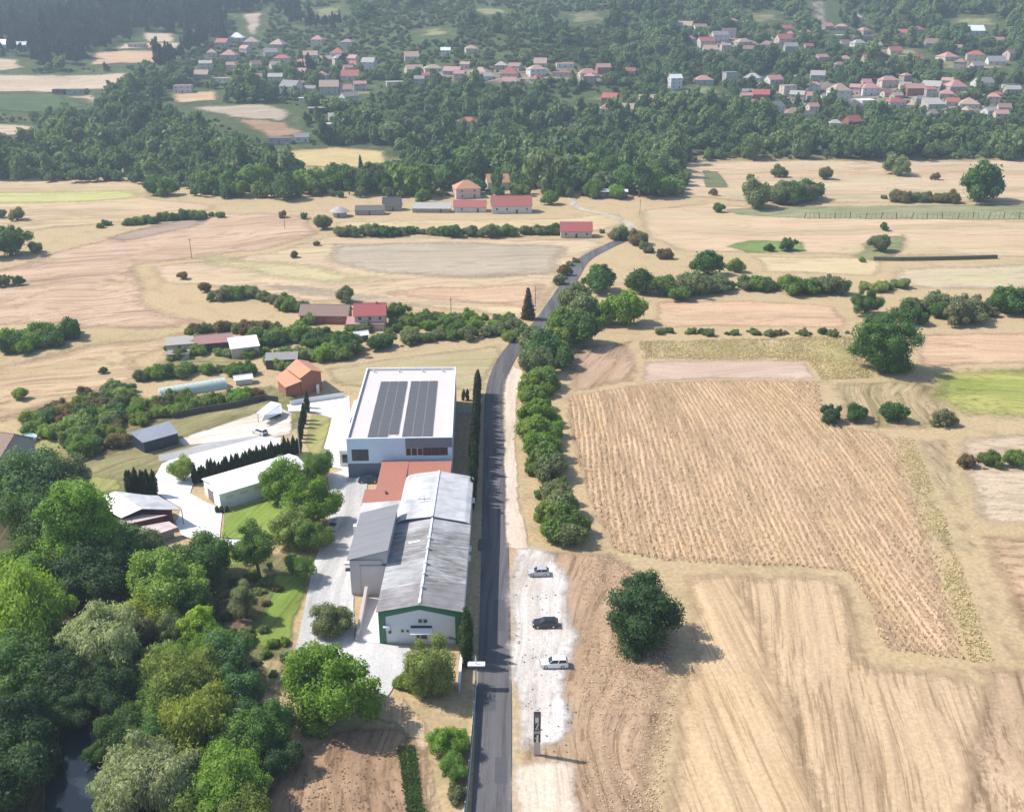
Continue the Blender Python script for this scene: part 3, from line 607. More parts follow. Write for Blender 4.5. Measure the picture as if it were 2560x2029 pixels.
def tree(kind, loc, r, tone, label, group=None, zs=1.0, name=None, cat='tree', base=True):
    """one tree: an empty at the foot, crown and trunk; a shrub is a single mesh"""
    NT[0] += 1; i = NT[0]; rg = random.Random(i * 31 + int(r * 10)); K = KIND[kind]; t = TONE[tone] if isinstance(tone, str) else tone
    k0 = 1.4 * rg.uniform(.84, 1.16); t = tuple(c * k0 * rg.uniform(.95, 1.05) for c in t)
    if '{}' in label: label = label.format(('small' if r < 1.7 else 'middling' if r < 2.7 else 'large') + ' ' + WORD[tone])
    rz = rg.uniform(0, 6.28); me = K['m'][i % len(K['m'])]
    if K['t'] is None:
        o = mobj(name or 'shrub', me, None, (loc[0], loc[1], loc[2] + K['c'] * r * zs * .9), rz); o.scale = (r, r * rg.uniform(.85, 1.1), r * zs)
        o.color = (*t, 1); tag(o, label, cat if cat != 'tree' else 'shrub', group); return o
    e = thing(name or ('cypress_tree' if kind == 'cypress' else 'tree'), label, cat, (loc[0], loc[1], loc[2]), rz, group)
    e.scale = (r, r * rg.uniform(.84, 1.1), r * zs); e.rotation_euler = (rg.uniform(-.05, .05), rg.uniform(-.05, .05), rz)
    c = mobj('crown', me, e, (0, 0, K['c'])); c.color = (*t, 1)
    mobj('trunk', K['t'][i % len(K['t'])], e)
    return e
def near(p, marks):
    return min(marks, key=lambda m_: (m_[1].x - p[0]) ** 2 + (m_[1].y - p[1]) ** 2)[0]
def tree_at(zn, x, y, rpx, kind, tone, label, group=None, zs=1.0, cat='tree', scale=1.18738, gz=None, name=None):
    """crown centre and half-width in the photograph; the foot stands on the ground below it"""
    u, v = zn(x, y); c = KIND[kind]['c']; r = 4.0; p = G(u, v)
    for _ in range(4):
        gz_ = terrain(p.x, p.y); q = None
        a, f, d = ray(u, v)
        # point on the ray standing c*r above the terrain
        lo, hi = 60.0, 2000.0
        for _k in range(40):
            m = (lo + hi) / 2
            if CAMH + d * m > terrain(a * m, f * m) + c * r * zs * (.9 if KIND[kind]['t'] is None else 1): lo = m
            else: hi = m
        p = Vector((a * lo, f * lo, terrain(a * lo, f * lo))); r = rpx * scale * lo / FPX
    if callable(label): label = label(p)
    return tree(kind, p, r, tone, label, group, zs, name, cat)

# ================================================================ BUILDINGS OF THE WORKS
WHT = plain('white render', (.74, .75, .76), .6, .08, .6, dirt=None); BLUEW = plain('pale blue cladding', (.54, .67, .79), .5, .06, .5)
SLATE = plain('slate blue cladding', (.11, .14, .19), .5, .12, .6); GRAPH = plain('graphite cladding', (.15, .18, .215), .5, .1, .6)
BLACK = plain('black paint', (.02, .02, .022), .5, .2, 2); DARKM = plain('dark metal', (.06, .06, .065), .45, .2, 3, .4)
CREAM = plain('cream membrane', (.52, .47, .45), .7, .06, .15, dirt=None); GLASS = glassmat()
CONW = plain('cast concrete', (.42, .40, .38), .85, .15, .8); PINKW = plain('pinkish render', (.56, .50, .48), .8, .08, .5)
GREENP = plain('green paint', (.012, .16, .075), .5, .15, .8); ALU = plain('aluminium', (.55, .56, .58), .35, .06, 2, .6, bump=0)
WOOD = plain('weathered wood', (.23, .17, .12), .85, .25, 2); BRICKM = plain('brick red wall', (.30, .12, .085), .85, .2, 1.2); MAROON = plain('maroon board', (.14, .045, .045), .6, .15, 1)
STONE = plain('rubble stone', (.34, .30, .25), .95, .3, 1.8, bump=.6)

def windowpart(parent, mesh, loc, rz=0.0, pane=None):
    o = mobj('window', mesh, parent, loc, rz)
    if pane: mobj('pane', pane, o)
    return o
def frame_mesh(w, h, mat, t=.07, d=.08, cols=1, rows=1):
    """window in the xz plane facing -y, origin at its centre"""
    m = MB()
    for sx in (-1, 1): m.box((sx * (w / 2 - t / 2), 0, 0), (t, d, h))
    for sz in (-1, 1): m.box((0, 0, sz * (h / 2 - t / 2)), (w - 2 * t, d, t))
    for i in range(1, cols): m.box((-w / 2 + w * i / cols, 0, 0), (t * .7, d * .9, h - 2 * t))
    for i in range(1, rows): m.box((0, 0, -h / 2 + h * i / rows), (w - 2 * t, d * .8, t * .7))
    return m.mesh('window frame', mat)
def pane_mesh(w, h): return MB().box((0, .01, 0), (w - .1, .03, h - .1)).mesh('pane', GLASS)
def add_window(parent, x, y, z, w, h, mat, rz=0.0, cols=1, rows=1):
    return windowpart(parent, frame_mesh(w, h, mat, min(.08, w * .08), .1, cols, rows), (x, y, z), rz, pane_mesh(w, h))

# ---- hall with the solar roof
HX, HY, HR, HW, HL, HH = -38.4, 206.8, R(2.0), 24.5, 47.0, 10.0
hall = thing('industrial_hall', 'large flat-roofed white hall with blue-grey facade and solar panels on its roof', 'building', (HX, HY, 0), HR)
m = MB(); m.box((HW / 2, HL / 2, 4.7), (HW, HL, 9.4)); m.build('wall', WHT, hall)
m = MB(); m.box((HW / 2, HL / 2, 9.46), (HW - .8, HL - .8, .1)); m.build('roof', CREAM, hall)
for nm, c, d in (('parapet', (.14, HL / 2, 9.75), (.28, HL + .04, .78)), ('parapet', (HW - .14, HL / 2, 9.75), (.28, HL + .04, .78)), ('parapet', (HW / 2, .14, 9.75), (HW - .58, .28, .78)), ('parapet', (HW / 2, HL - .14, 9.75), (HW - .58, .28, .78))):
    pr = MB().box(c, d).build(nm, WHT, hall)
    MB().box((c[0], c[1], 10.16), (d[0] + .06, d[1] + .06, .04)).build('coping', WHT, pr)
m = MB(); m.box((6.8, -.05, 7.1), (13.6, .1, 5.8)); m.build('cladding_panel', BLUEW, hall)
m = MB(); m.box((12.25, -.05, 4.0), (24.5, .1, .4)); m.build('cladding_panel', BLUEW, hall)
m = MB(); m.box((19.05, -.05, 4.9), (10.9, .1, 1.4)); m.build('cladding_panel', BLUEW, hall)
m = MB(); m.box((19.05, -.06, 8.8), (10.9, .12, 2.4)); m.build('cladding_band', GRAPH, hall)
m = MB(); m.box((3.85, -.06, 1.9), (7.7, .12, 3.8)); m.build('cladding_base', SLATE, hall)
m = MB(); m.box((16.1, -.05, 1.9), (16.8, .1, 3.8)); m.build('cladding_panel', BLUEW, hall)
add_window(hall, 3.0, -.12, 5.95, 3.9, 2.9, DARKM, 0, 3, 1)
for i, (x0, x1) in enumerate(((13.65, 14.9), (14.95, 16.3), (16.35, 17.6), (17.65, 19.6), (19.65, 21.5), (21.55, 23.4))):
    add_window(hall, (x0 + x1) / 2, -.1, 6.6, x1 - x0, 1.95, DARKM if i > 2 else ALU, 0, 1 if i < 3 else 2)
m = MB(); m.box((23.95, -.06, 6.6), (1.1, .12, 2.0)); m.build('cladding_panel', BLUEW, hall)
MB().box((13.6, -.35, 3.86), (5.8, .6, .16)).build('ledge', DARKM, hall)
an = MB(); an.box((-1.4, 22, 2.1), (2.8, 32, 4.2)); an.build('annex', plain('annex grey', (.60, .60, .61), .7, .06, .5), hall)
MB().box((-1.4, 22, 4.26), (2.9, 32.1, .12)).build('annex_roof', plain('annex roof', (.60, .60, .61), .7, .06, .3), hall)
MB().box((-1.2, 24, 4.45), (1.9, 2.6, .4)).build('roof_hatch', BLACK, hall)
add_window(hall, -1.5, 5.95, 2.2, 1.3, 2.2, DARKM)
for x in (2.2, 9.0, 15.5, 21.0): MB().lathe([(.22, 0), (.22, .5), (.34, .55), (.34, .7), (.05, .82)], 8, (x, 45.4, 9.5)).build('roof_vent', ALU, hall)
# solar array: two banks of three columns, every panel a piece of its own
PANEL, _t, _n, _l, _p = newmat('solar cells')
_tc = _n.new('ShaderNodeTexCoord').outputs['Object']; _b = _n.new('ShaderNodeTexBrick'); _l.new(_tc, _b.inputs[0])
_b.offset = 0; _b.inputs['Scale'].default_value = 1.0; _b.inputs['Brick Width'].default_value = .19; _b.inputs['Row Height'].default_value = .17
_b.inputs['Mortar Size'].default_value = .008; _b.inputs['Color1'].default_value = (.058, .056, .058, 1); _b.inputs['Color2'].default_value = (.066, .064, .066, 1); _b.inputs['Mortar'].default_value = (.13, .13, .135, 1)
_l.new(_b.outputs[0], _p.inputs['Base Color']); _p.inputs['Roughness'].default_value = .5
pm = MB().box((0, 0, 0), (2.3, 1.06, .035), m=1).box((0, 0, .02), (2.22, .98, .012)).mesh('solar panel', [PANEL, ALU])
hm = Matrix.Translation((HX, HY, 0)) @ Matrix.Rotation(HR, 4, 'Z')
for bank, xs in (('left', (6.15, 8.57, 10.99)), ('right', (14.2, 16.62, 19.04))):
    org = hm @ Vector((xs[1] - .35, 19.5, 9.51))
    arr = thing('solar_array', 'three-column bank of dark solar panels on the %s' % ('hall roof, beside the annex edge' if bank == 'left' else 'hall roof, on the road side'), 'solar panels', org, HR, 'solar panel banks on the hall roof')
    rl = MB()
    for k, x in enumerate(xs):
        for s in (-.8, .8): rl.box((x - xs[1] + s, 0, .04), (.06, 37.2, .06))
    rl.build('rail', ALU, arr)
    for k, x in enumerate(xs):
        for j in range(33):
            if bank == 'left' and k == 2 and j < 2: continue
            o = mobj('panel', pm, arr, (x - xs[1] + .02 * math.sin(j * .7), (j - 16) * 1.12, .11)); o.rotation_euler = (R(1.5 + .5 * math.sin(j * 2.3 + k)), 0, 0)

# ---- long warehouse with the green gable
WX, WY, WW, WL, EH, AH = -23.1, 142.4, 14.4, 50.0, 6.7, 8.1
wh = thing('warehouse', 'long low warehouse with green framed gable and stained white sheet roof', 'building', (WX, WY, 0))
gab = [(0, 0), (WW, 0), (WW, EH), (WW / 2, AH), (0, EH)]
m = MB(); m.prism(gab, .3, WL, 'y'); m.build('wall', plain('warehouse wall', (.50, .52, .55), .75, .1, .5), wh)
FACW = plain('pale blue gable', (.63, .68, .74), .65, .08, .4)
fac = MB().prism([(1.2, 0), (WW - 1.15, 0), (WW - 1.15, EH - 1.05), (WW / 2, AH - 1.0), (1.2, EH - 1.05)], .1, .32, 'y').build('gable_wall', FACW, wh)
MB().box((.6, .16, EH / 2), (1.2, .36, EH)).build('corner_pier', GREENP, wh)
MB().box((WW - .575, .16, EH / 2), (1.15, .36, EH)).build('corner_pier', GREENP, wh)
MB().prism([(1.2, EH - 1.05), (WW / 2, AH - 1.0), (WW - 1.15, EH - 1.05), (WW - 1.15, EH), (WW / 2, AH), (1.2, EH)], 0.0, .34, 'y').build('gable_band', GREENP, wh)
for x, z, w_, h_ in ((7.2, 4.75, .7, .75), (8.1, 4.75, .7, .75), (1.85, 2.5, .55, .65), (4.05, 2.7, .5, .5), (4.95, 2.7, .45, .45), (6.75, 1.55, .55, 1.0), (7.75, 1.5, 1.1, 1.0), (10.1, 1.2, .7, .7)):
    add_window(wh, x, .06, z, w_, h_, plain('grey frame', (.30, .31, .33), .5), 0, 2 if w_ > 1 else 1)
add_window(wh, 7.35, .06, 3.55, 3.7, .45, DARKM, 0, 3)
MB().slab([(5.5, .1, 3.35), (9.25, .1, 3.35), (9.25, -1.3, 2.95), (5.5, -1.3, 2.95)], .12).build('canopy', WHT, wh)
MB().box((6.75, .02, .55), (.95, .1, 1.0)).build('door', plain('grey door', (.33, .35, .38), .5), wh)
ac = MB().box((1.35, -.22, 3.5), (1.15, .6, .75)).build('air_conditioner', WHT, wh); MB().box((1.0, -.54, 3.35), (.5, .05, .4)).build('grille', GREENP, ac)
mu = MB()                                              # painted mural marks low on the gable
for i in range(16):
    rg = random.Random(i); mu.box((9.6 + i * .25, .085, .9 + .7 * rg.random()), (.12 + .2 * rg.random(), .02, .2 + .5 * rg.random()), 0)
mu.build('mural', plain('mural green', (.16, .25, .22), .7, .3, 4), wh)
SHEETS = {'new': sheetmetal('new white sheets', (.52, .52, .53), 'x', .3, .55, (.44, .44, .45)), 'white': sheetmetal('white sheets', (.40, .395, .40), 'x', .3, .6, (.27, .265, .275)),
          'grey': sheetmetal('worn grey sheets', (.36, .352, .35), 'x', .3, .75, (.15, .147, .145)), 'dull': sheetmetal('dull grey sheets', (.27, .255, .26), 'x', .3, .7, (.20, .19, .195))}
secs = [(-.25, 6.6, 'dull', 'dull'), (6.6, 9.6, 'white', 'grey'), (9.6, 15.0, 'white', 'grey'), (15.0, 20.6, 'grey', 'grey'), (20.6, 26.6, 'grey', 'grey'), (26.6, 30.2, 'white', 'white')]
zl = lambda x: EH + (AH - EH) * x / (WW / 2)
for a, b, lm, rm in secs:
    nsh = max(2, round((b - a) / 1.1)); ww_ = (b - a) / nsh
    for i in range(nsh):
        y0, y1 = a + i * ww_ + .01, a + (i + 1) * ww_ + .035; dz = .02 * (i % 2)
        o = MB().slab([(-.35, y0, EH + .06 + dz), (WW / 2, y0, AH + .13 + dz), (WW / 2, y1, AH + .13 + dz), (-.35, y1, EH + .06 + dz)], .05).build('roof_sheet', SHEETS[lm], wh)
        o = MB().slab([(WW / 2, y0, AH + .13 + dz), (WW + .35, y0, EH + .06 + dz), (WW + .35, y1, EH + .06 + dz), (WW / 2, y1, AH + .13 + dz)], .05).build('roof_sheet', SHEETS[rm], wh)
# rear bay: newer arched white sheets
arc = [(-.4, EH - .5), (-.1, EH + .35), (.7, EH + .95), (2.2, EH + 1.35), (WW / 2, AH + .55), (WW - .8, EH + .75), (WW + .2, EH + .35), (WW + .3, EH - .3)]
arcb = [(x, z - .12) for x, z in arc][::-1]
nb = 8
for i in range(nb):
    y0 = 30.2 + i * 2.55; dz = .015 * (i % 2)
    MB().prism([(x, z + dz) for x, z in arc] + [(x, z + dz) for x, z in arcb], y0, y0 + 2.54, 'y').build('roof_sheet', SHEETS['new'], wh)
MB().prism([(-.3, 0), (WW + .2, 0)] + arc[::-1], WL - .1, WL + .5, 'y').build('rear_gable', WHT, wh)
rc_ = MB()
for i in range(20):
    y = .2 + i * 1.5; rc_.box((WW / 2, y + .75, AH + .24), (.42 + .12 * (i % 4 == 0), 1.5, .14), taper=(.5, 1))
rc_.build('ridge_cap', WHT, wh)
MB().box((WW / 2, 40.4, AH + .68), (.42, 20.3, .14), taper=(.5, 1)).build('ridge_cap', WHT, wh)
for y in (5.0, 9.3, 13.0, 18.2, 22.0): MB().lathe([(.26, 0), (.3, .28), (.34, .34), (.1, .5)], 8, (WW / 2, y, AH + .28)).build('ridge_vent', WHT, wh)
MB().slab([(3.2, 21.5, zl(3.2) + .2), (5.4, 21.6, zl(5.4) + .2), (5.4, 22.1, zl(5.4) + .2), (3.2, 22.0, zl(3.2) + .2)], .03).build('roof_patch', WHT, wh)
an_ = MB().tube([(5.0, 37.0, AH + .3), (5.0, 37.0, AH + 1.9)], .05, 5); an_.tube([(3.6, 37.0, AH + .75), (6.4, 37.2, AH + .85)], .06, 5); an_.tube([(3.9, 37.0, AH + .8), (4.3, 37, AH + 1.5), (4.9, 37, AH + 1.5)], .035, 5)
an_.build('aerial', DARKM, wh)
for y in (20.5, 24.0, 44.0): MB().box((WW + .45, y, 4.9), (.6, .9, .8)).build('wall_unit', WHT, wh)
MB().tube([(WW + .4, .4, EH - .12), (WW + .4, 30, EH - .12)], .1, 6).build('gutter', ALU, wh)

# ---- tall lean-roofed loading annex on the yard side
la = thing('loading_annex', 'tall grey loading bay with sloping sheet roof beside the warehouse', 'building', (-30.3, 157.6, 0))
ANW = plain('annex pinkish grey', (.44, .42, .415), .75, .08, .4)
MB().prism([(0, 0), (7.0, 0), (7.0, 9.75), (0, 7.85)], .25, 17.6, 'y').build('wall', ANW, la)
ROOFG = sheetmetal('grey annex sheets', (.185, .183, .195), 'x', .35, .5)
for i in range(7):
    y0 = -.35 + i * 2.6
    MB().slab([(-.45, y0, 7.86 + .012 * (i % 2)), (7.35, y0, 10.0 + .012 * (i % 2)), (7.35, y0 + 2.59, 10.0 + .012 * (i % 2)), (-.45, y0 + 2.59, 7.86 + .012 * (i % 2))], .1).build('roof_sheet', ROOFG, la)
MB().box((3.0, .1, 7.1), (6.0, .3, 1.0)).build('fascia', ANW, la)
for x, w_ in ((.95, 1.9), (6.85, .3)): MB().box((x, .1, 3.3), (w_, .3, 6.6)).build('pier', ANW, la)
MB().box((4.3, .2, 3.25), (4.8, .1, 6.5)).build('loading_door', PINKW, la)
MB().box((4.3, .12, 6.57), (5.0, .34, .14)).build('lintel', DARKM, la)
MB().box((-.5, .6, 6.6), (1.0, .7, .5)).build('wall_unit', WHT, la); MB().box((-.35, .4, 5.4), (1.1, .7, .35)).build('wall_unit', DARKM, la)
lt = thing('white_lean_to', 'low white lean-to roof between the grey loading bay and red roofs', 'building', (-31.6, 176.0, 0))
MB().box((4.2, 4.4, 2.4), (8.0, 8.6, 4.8)).build('wall', WHT, lt)
MB().slab([(-.3, -.2, 5.0), (8.4, -.2, 5.7), (8.4, 9.0, 5.7), (-.3, 9.0, 5.0)], .15).build('roof', SHEETS['new'], lt)
MB().box((-.3, 1.3, 2.0), (1.6, 1.2, 4.0)).build('stair_tower', WHT, lt)
# ramp beside the loading bay
rw = thing('ramp_wall', 'sloping beige wall along the ramp beside the green gabled warehouse', 'wall')
a, b = GP(Z2, 432, 1250), GP(Z2, 530, 830)
MB().add([(a.x - .2, a.y, 0), (a.x + .2, a.y, 0), (b.x + .2, b.y, 0), (b.x - .2, b.y, 0), (a.x - .2, a.y, .7), (a.x + .2, a.y, .7), (b.x + .2, b.y, 2.6), (b.x - .2, b.y, 2.6)],
         [(0, 1, 5, 4), (1, 2, 6, 5), (2, 3, 7, 6), (3, 0, 4, 7), (4, 5, 6, 7)]).build('wall_body', PINKW, rw)
MB().add([(a.x - .28, a.y - .05, .7), (a.x + .28, a.y - .05, .7), (b.x + .28, b.y, 2.6), (b.x - .28, b.y, 2.6), (a.x - .28, a.y - .05, .8), (a.x + .28, a.y - .05, .8), (b.x + .28, b.y, 2.7), (b.x - .28, b.y, 2.7)],
         [(0, 1, 5, 4), (1, 2, 6, 5), (2, 3, 7, 6), (3, 0, 4, 7), (4, 5, 6, 7), (3, 2, 1, 0)]).build('coping', CONW, rw)
sheet('ramp', [(a.x + .2, a.y), (-23.15, 142.3), (-23.15, 157.0), (b.x + .2, b.y)], plain('ramp concrete', (.58, .52, .51), .8, .08, .5))

# ---- red tiled building between hall and warehouse
REDT = tilemat('salmon tiles', (.42, .165, .115)); ORANT = tilemat('orange tiles', (.55, .27, .15)); REDS = tilemat('crimson tiles', (.42, .10, .10))
rb = thing('red_roofed_house', 'low house with salmon red L-shaped roof between hall and white warehouse', 'house', (-32.6, 187.4, 0))
MB().box((13.4, 14.6, 1.8), (10.2, 7.6, 3.6)).build('wall', WHT, rb)
MB().box((4.3, 3.2, 1.55), (7.6, 5.6, 3.1)).build('wall', WHT, rb)
MB().box((5.5, 12.0, 1.8), (5.6, 12.2, 3.6)).build('wall', WHT, rb)
MB().slab([(8.6, 9.0, 3.7), (18.6, 8.6, 3.7), (18.6, 18.9, 4.75), (8.6, 18.9, 4.75)], .18).build('roof', REDT, rb)
MB().slab([(0, -.2, 3.3), (8.6, -.2, 3.3), (8.6, 6.2, 3.85), (0, 6.2, 3.85)], .18).build('roof', REDT, rb)
MB().slab([(2.4, 6.2, 3.85), (8.6, 6.2, 3.85), (8.6, 18.9, 4.8), (2.4, 18.9, 4.8)], .18).build('roof', REDT, rb)
ch = MB().box((4.9, 4.6, 3.95), (.5, .9, .5), .3, taper=(.3, 1)).build('roof_vent', DARKM, rb)
cage = MB()
for i in range(5): cage.tube([(.4 + i * .55, -.15, 0), (.4 + i * .55, -.15, 2.9)], .04, 4)
for z in (.4, 1.2, 2.0, 2.8): cage.tube([(.4, -.15, z), (2.6, -.15, z)], .04, 4)
cage.build('storage_cage', DARKM, rb)
MB().box((1.3, .35, 1.0), (1.6, .7, 1.9)).build('crate', plain('pale crates', (.6, .58, .55), .8, .15), rb)
add_window(rb, 5.6, .55, 1.7, 1.6, 1.4, DARKM, 0, 2)
gr = thing('grey_side_roof', 'small flat grey roof between red roofs and roadside cypresses', 'building', (-14.0, 192.6, 0))
MB().box((2.7, 4.2, 1.5), (5.2, 8.0, 3.0)).build('wall', CONW, gr); MB().slab([(0, -.1, 3.2), (5.6, -.1, 3.0), (5.6, 8.5, 3.3), (0, 8.5, 3.5)], .14).build('roof', sheetmetal('grey flat roof', (.36, .37, .35)), gr)
wl = thing('white_garden_wall', 'low white wall closing the gap beside the solar hall', 'wall', (-14.2, 246.0, 0))
MB().box((2.4, 0, .8), (5.2, .3, 1.6)).build('wall_body', WHT, wl); MB().box((2.4, 0, 1.65), (5.4, .42, .1)).build('coping', CONW, wl)

# ================================================================ BUILDINGS FROM PIXEL CORNERS
def pslab(name, zn, pts, mat, t, parent):
    """roof plane through four pixel corners, each at its own height"""
    return MB().slab([GP(zn, x, y, z) for x, y, z in pts], t).build(name, mat, parent)
def pwalls(name, zn, pts, z0, mat, parent, inset=.4):
    """closed wall box under the given roof corners (x, y, height)"""
    P = [GP(zn, x, y, z) for x, y, z in pts]; c = sum(P, Vector()) / len(P); n = len(P); vs = []
    for p in P:
        d = Vector((p.x - c.x, p.y - c.y, 0)); k = max(0, 1 - inset / max(d.length, .1)); vs.append(Vector((c.x + d.x * k, c.y + d.y * k, 0)))
    low = [Vector((q.x, q.y, z0)) for q in vs]; top = [Vector((q.x, q.y, p.z - .12)) for q, p in zip(vs, P)]
    return MB().add(low + top, [(i, (i + 1) % n, n + (i + 1) % n, n + i) for i in range(n)] + [tuple(range(n, 2 * n)), tuple(range(n))[::-1]]).build(name, mat, parent)
Z9 = zone(200, 1200, .1484); Z10 = zone(640, 840, .1170); Z11 = zone(0, 1040, .1206)
# white event hall
ev = thing('white_hall', 'long plain white hall with open doorway beside bright green lawn', 'building', (-64.2, 191.2, 0), R(38))
MB().box((10.5, 4.6, 1.95), (21, 9.2, 3.9)).build('wall', WHT, ev)
MB().slab([(-.3, -.3, 3.95), (21.3, -.3, 3.95), (21.3, 4.6, 5.0), (-.3, 4.6, 5.0)], .12).build('roof', plain('white membrane', (.78, .77, .75), .6, .04, .3), ev)
MB().slab([(-.3, 4.6, 5.0), (21.3, 4.6, 5.0), (21.3, 9.5, 3.95), (-.3, 9.5, 3.95)], .12).build('roof', MATS['white membrane'], ev)
MB().prism([(0, 3.9), (9.2, 3.9), (4.6, 4.85)], 0.02, .3, 'x').build('gable', WHT, ev)
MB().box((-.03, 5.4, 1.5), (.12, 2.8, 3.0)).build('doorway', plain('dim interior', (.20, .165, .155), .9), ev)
MB().box((-.1, 5.4, 3.06), (.2, 3.1, .14)).build('lintel', WHT, ev)
for k in range(6): MB().box((2.2 + k * 3.4, -.05, 2.6), (1.8, .06, .6)).build('window_panel', plain('pale glazing', (.52, .54, .56), .3, .05), ev)
for i, (x, y) in enumerate(((-1.2, -.6), (-.4, -1.2), (.6, -1.6))):
    q = (Matrix.Translation((-64.2, 191.2, 0)) @ Matrix.Rotation(R(38), 4, 'Z')) @ Vector((x, y, 0))
    pl = thing('planter_box', 'black planter box standing at the corner of the white hall', 'planter', (q.x, q.y, .17), .6, 'black planters at the hall corner')
    MB().box((0, 0, .45), (.75, .75, .9), taper=(1.1, 1.1)).build('box', BLACK, pl); MB().lathe([(.3, .9), (.42, 1.1), (.3, 1.35), (.05, 1.45)], 7).build('plant', LEAF, pl).color = (*TONE['dark'], 1)
# pavilion with white roof and maroon lean-tos
pv = thing('pavilion', 'pavilion with broad white roof and maroon edged lower roofs on the terrace', 'building')
PVW = MATS['white membrane']; PINKR = sheetmetal('pinkish sheets', (.60, .48, .47), 'x', .4); GREYR = sheetmetal('pavilion grey sheets', (.48, .47, .47), 'x', .4)
pslab('roof', Z9, [(160, 340, 4.0), (600, 185, 5.2), (1040, 478, 5.2), (690, 635, 4.0)], PVW, .15, pv)
pslab('roof', Z9, [(605, 185, 5.2), (1130, 250, 4.4), (1500, 490, 4.4), (1045, 480, 5.2)], SHEETS['new'], .15, pv)
pslab('roof', Z9, [(1135, 250, 4.3), (1310, 255, 3.9), (1715, 490, 3.9), (1505, 490, 4.3)], GREYR, .15, pv)
pwalls('wall', Z9, [(200, 350, 3.9), (600, 200, 4.6), (1300, 270, 3.8), (1600, 480, 3.8), (720, 620, 3.9)], 0, MAROON, pv, .8)
pslab('roof', Z9, [(500, 705, 3.2), (1060, 575, 3.5), (1465, 585, 3.5), (760, 745, 3.2)], PINKR, .12, pv)
pwalls('wall', Z9, [(560, 705, 3.1), (1060, 590, 3.3), (1440, 595, 3.3), (770, 740, 3.1)], 0, MAROON, pv, .3)
pslab('roof', Z9, [(745, 830, 2.9), (1500, 690, 3.0), (1650, 785, 2.4), (960, 1030, 2.3)], PINKR, .12, pv)
pwalls('wall', Z9, [(780, 840, 2.8), (1490, 710, 2.9), (1600, 790, 2.3), (970, 1010, 2.2)], 0, plain('pavilion wall', (.36, .31, .27), .85, .15), pv, .4)
for q in ((300, 400, 3.9), (690, 630, 3.9), (1700, 488, 3.9), (1500, 488, 4.3)):
    p = GP(Z9, *q); MB().tube([(p.x, p.y + .3, 0), (p.x, p.y + .3, p.z - .1)], .1, 6).build('post', MAROON, pv)
# dark blue shed
bs = thing('blue_shed', 'dark navy shed with smooth slate blue roof among garden bushes', 'shed')
NAVY = plain('navy boards', (.02, .035, .055), .6, .2, 1); 
pslab('roof', Z3, [(408, 462, 4.0), (722, 366, 4.0), (806, 462, 3.2), (512, 543, 3.2)], sheetmetal('slate roof', (.24, .25, .30), 'y', .4), .14, bs)
pwalls('wall', Z3, [(408, 462, 3.95), (722, 366, 3.95), (806, 462, 3.15), (512, 543, 3.15)], 0, NAVY, bs, .3)
d0 = GP(Z3, 660, 500, 3.15)
MB().box((d0.x, d0.y - .32, 1.1), (1.1, .1, 2.2), R(25)).build('door', DARKM, bs)
# poly tunnel
pt = thing('polytunnel', 'long pale green plastic polytunnel greenhouse with white end', 'greenhouse')
a, b = GP(Z3, 655, 165, .2), GP(Z3, 1190, 75, .2); dv = (b - a).normalized(); nr = Vector((-dv.y, dv.x, 0)); L = (b - a).length
PLAS = plain('tunnel plastic', (.44, .54, .49), .35, .1, .4); vs = []; fs = []; nsg = 14
ring = [(2.3 * math.cos(math.pi * k / 10), 2.6 * math.sin(math.pi * k / 10)) for k in range(11)]
for i in range(nsg + 1):
    for q, z in ring:
        sag = 1 - .025 * (i % 2); p = a + dv * (L * i / nsg) + nr * q * sag; vs.append((p.x, p.y, z * sag))
for i in range(nsg):
    for k in range(10): fs.append((i * 11 + k, i * 11 + k + 1, (i + 1) * 11 + k + 1, (i + 1) * 11 + k))
MB().add(vs, fs).build('cover', PLAS, pt, smooth=True)
for e, nm in ((a - dv * .05, 'end_wall'), (b + dv * .05, 'end_wall')):
    MB().add([(e.x + nr.x * q, e.y + nr.y * q, z) for q, z in ring], [tuple(range(11))]).build(nm, WHT, pt)
MB().box((a.x - dv.x * .12, a.y - dv.y * .12, 1.0), (.1, 1.2, 2.0), math.atan2(dv.y, dv.x)).build('door', plain('tunnel door', (.45, .52, .5), .5), pt)
for i in range(nsg + 1):
    pp = [a + dv * (L * i / nsg) + nr * q * 1.012 + Vector((0, 0, z * 1.012 - .2)) for q, z in ring]; MB().tube(pp, .035, 4).build('hoop', ALU, pt)
# white arched carport
cpt = thing('carport', 'white arched carport roof at the end of the sandy yard', 'carport')
pslab('roof', Z3, [(1440, 300, 3.0), (1560, 205, 3.0), (1640, 225, 2.8), (1500, 320, 2.8)], WHT, .12, cpt)
pslab('roof', Z3, [(1500, 320, 2.8), (1640, 225, 2.8), (1645, 300, 1.7), (1480, 370, 1.6)], WHT, .12, cpt)
for x, y, z in ((1450, 300, 2.9), (1560, 212, 2.9), (1640, 230, 2.7), (1600, 320, 1.6)):
    p = GP(Z3, x, y, z); MB().tube([(p.x, p.y, 0), (p.x, p.y, z)], .08, 6).build('post', DARKM, cpt)
p = GP(Z3, 1570, 300, 1.4); MB().box((p.x, p.y, .7), (4.2, 1.2, 1.4), R(30)).build('back_panel', BLACK, cpt)
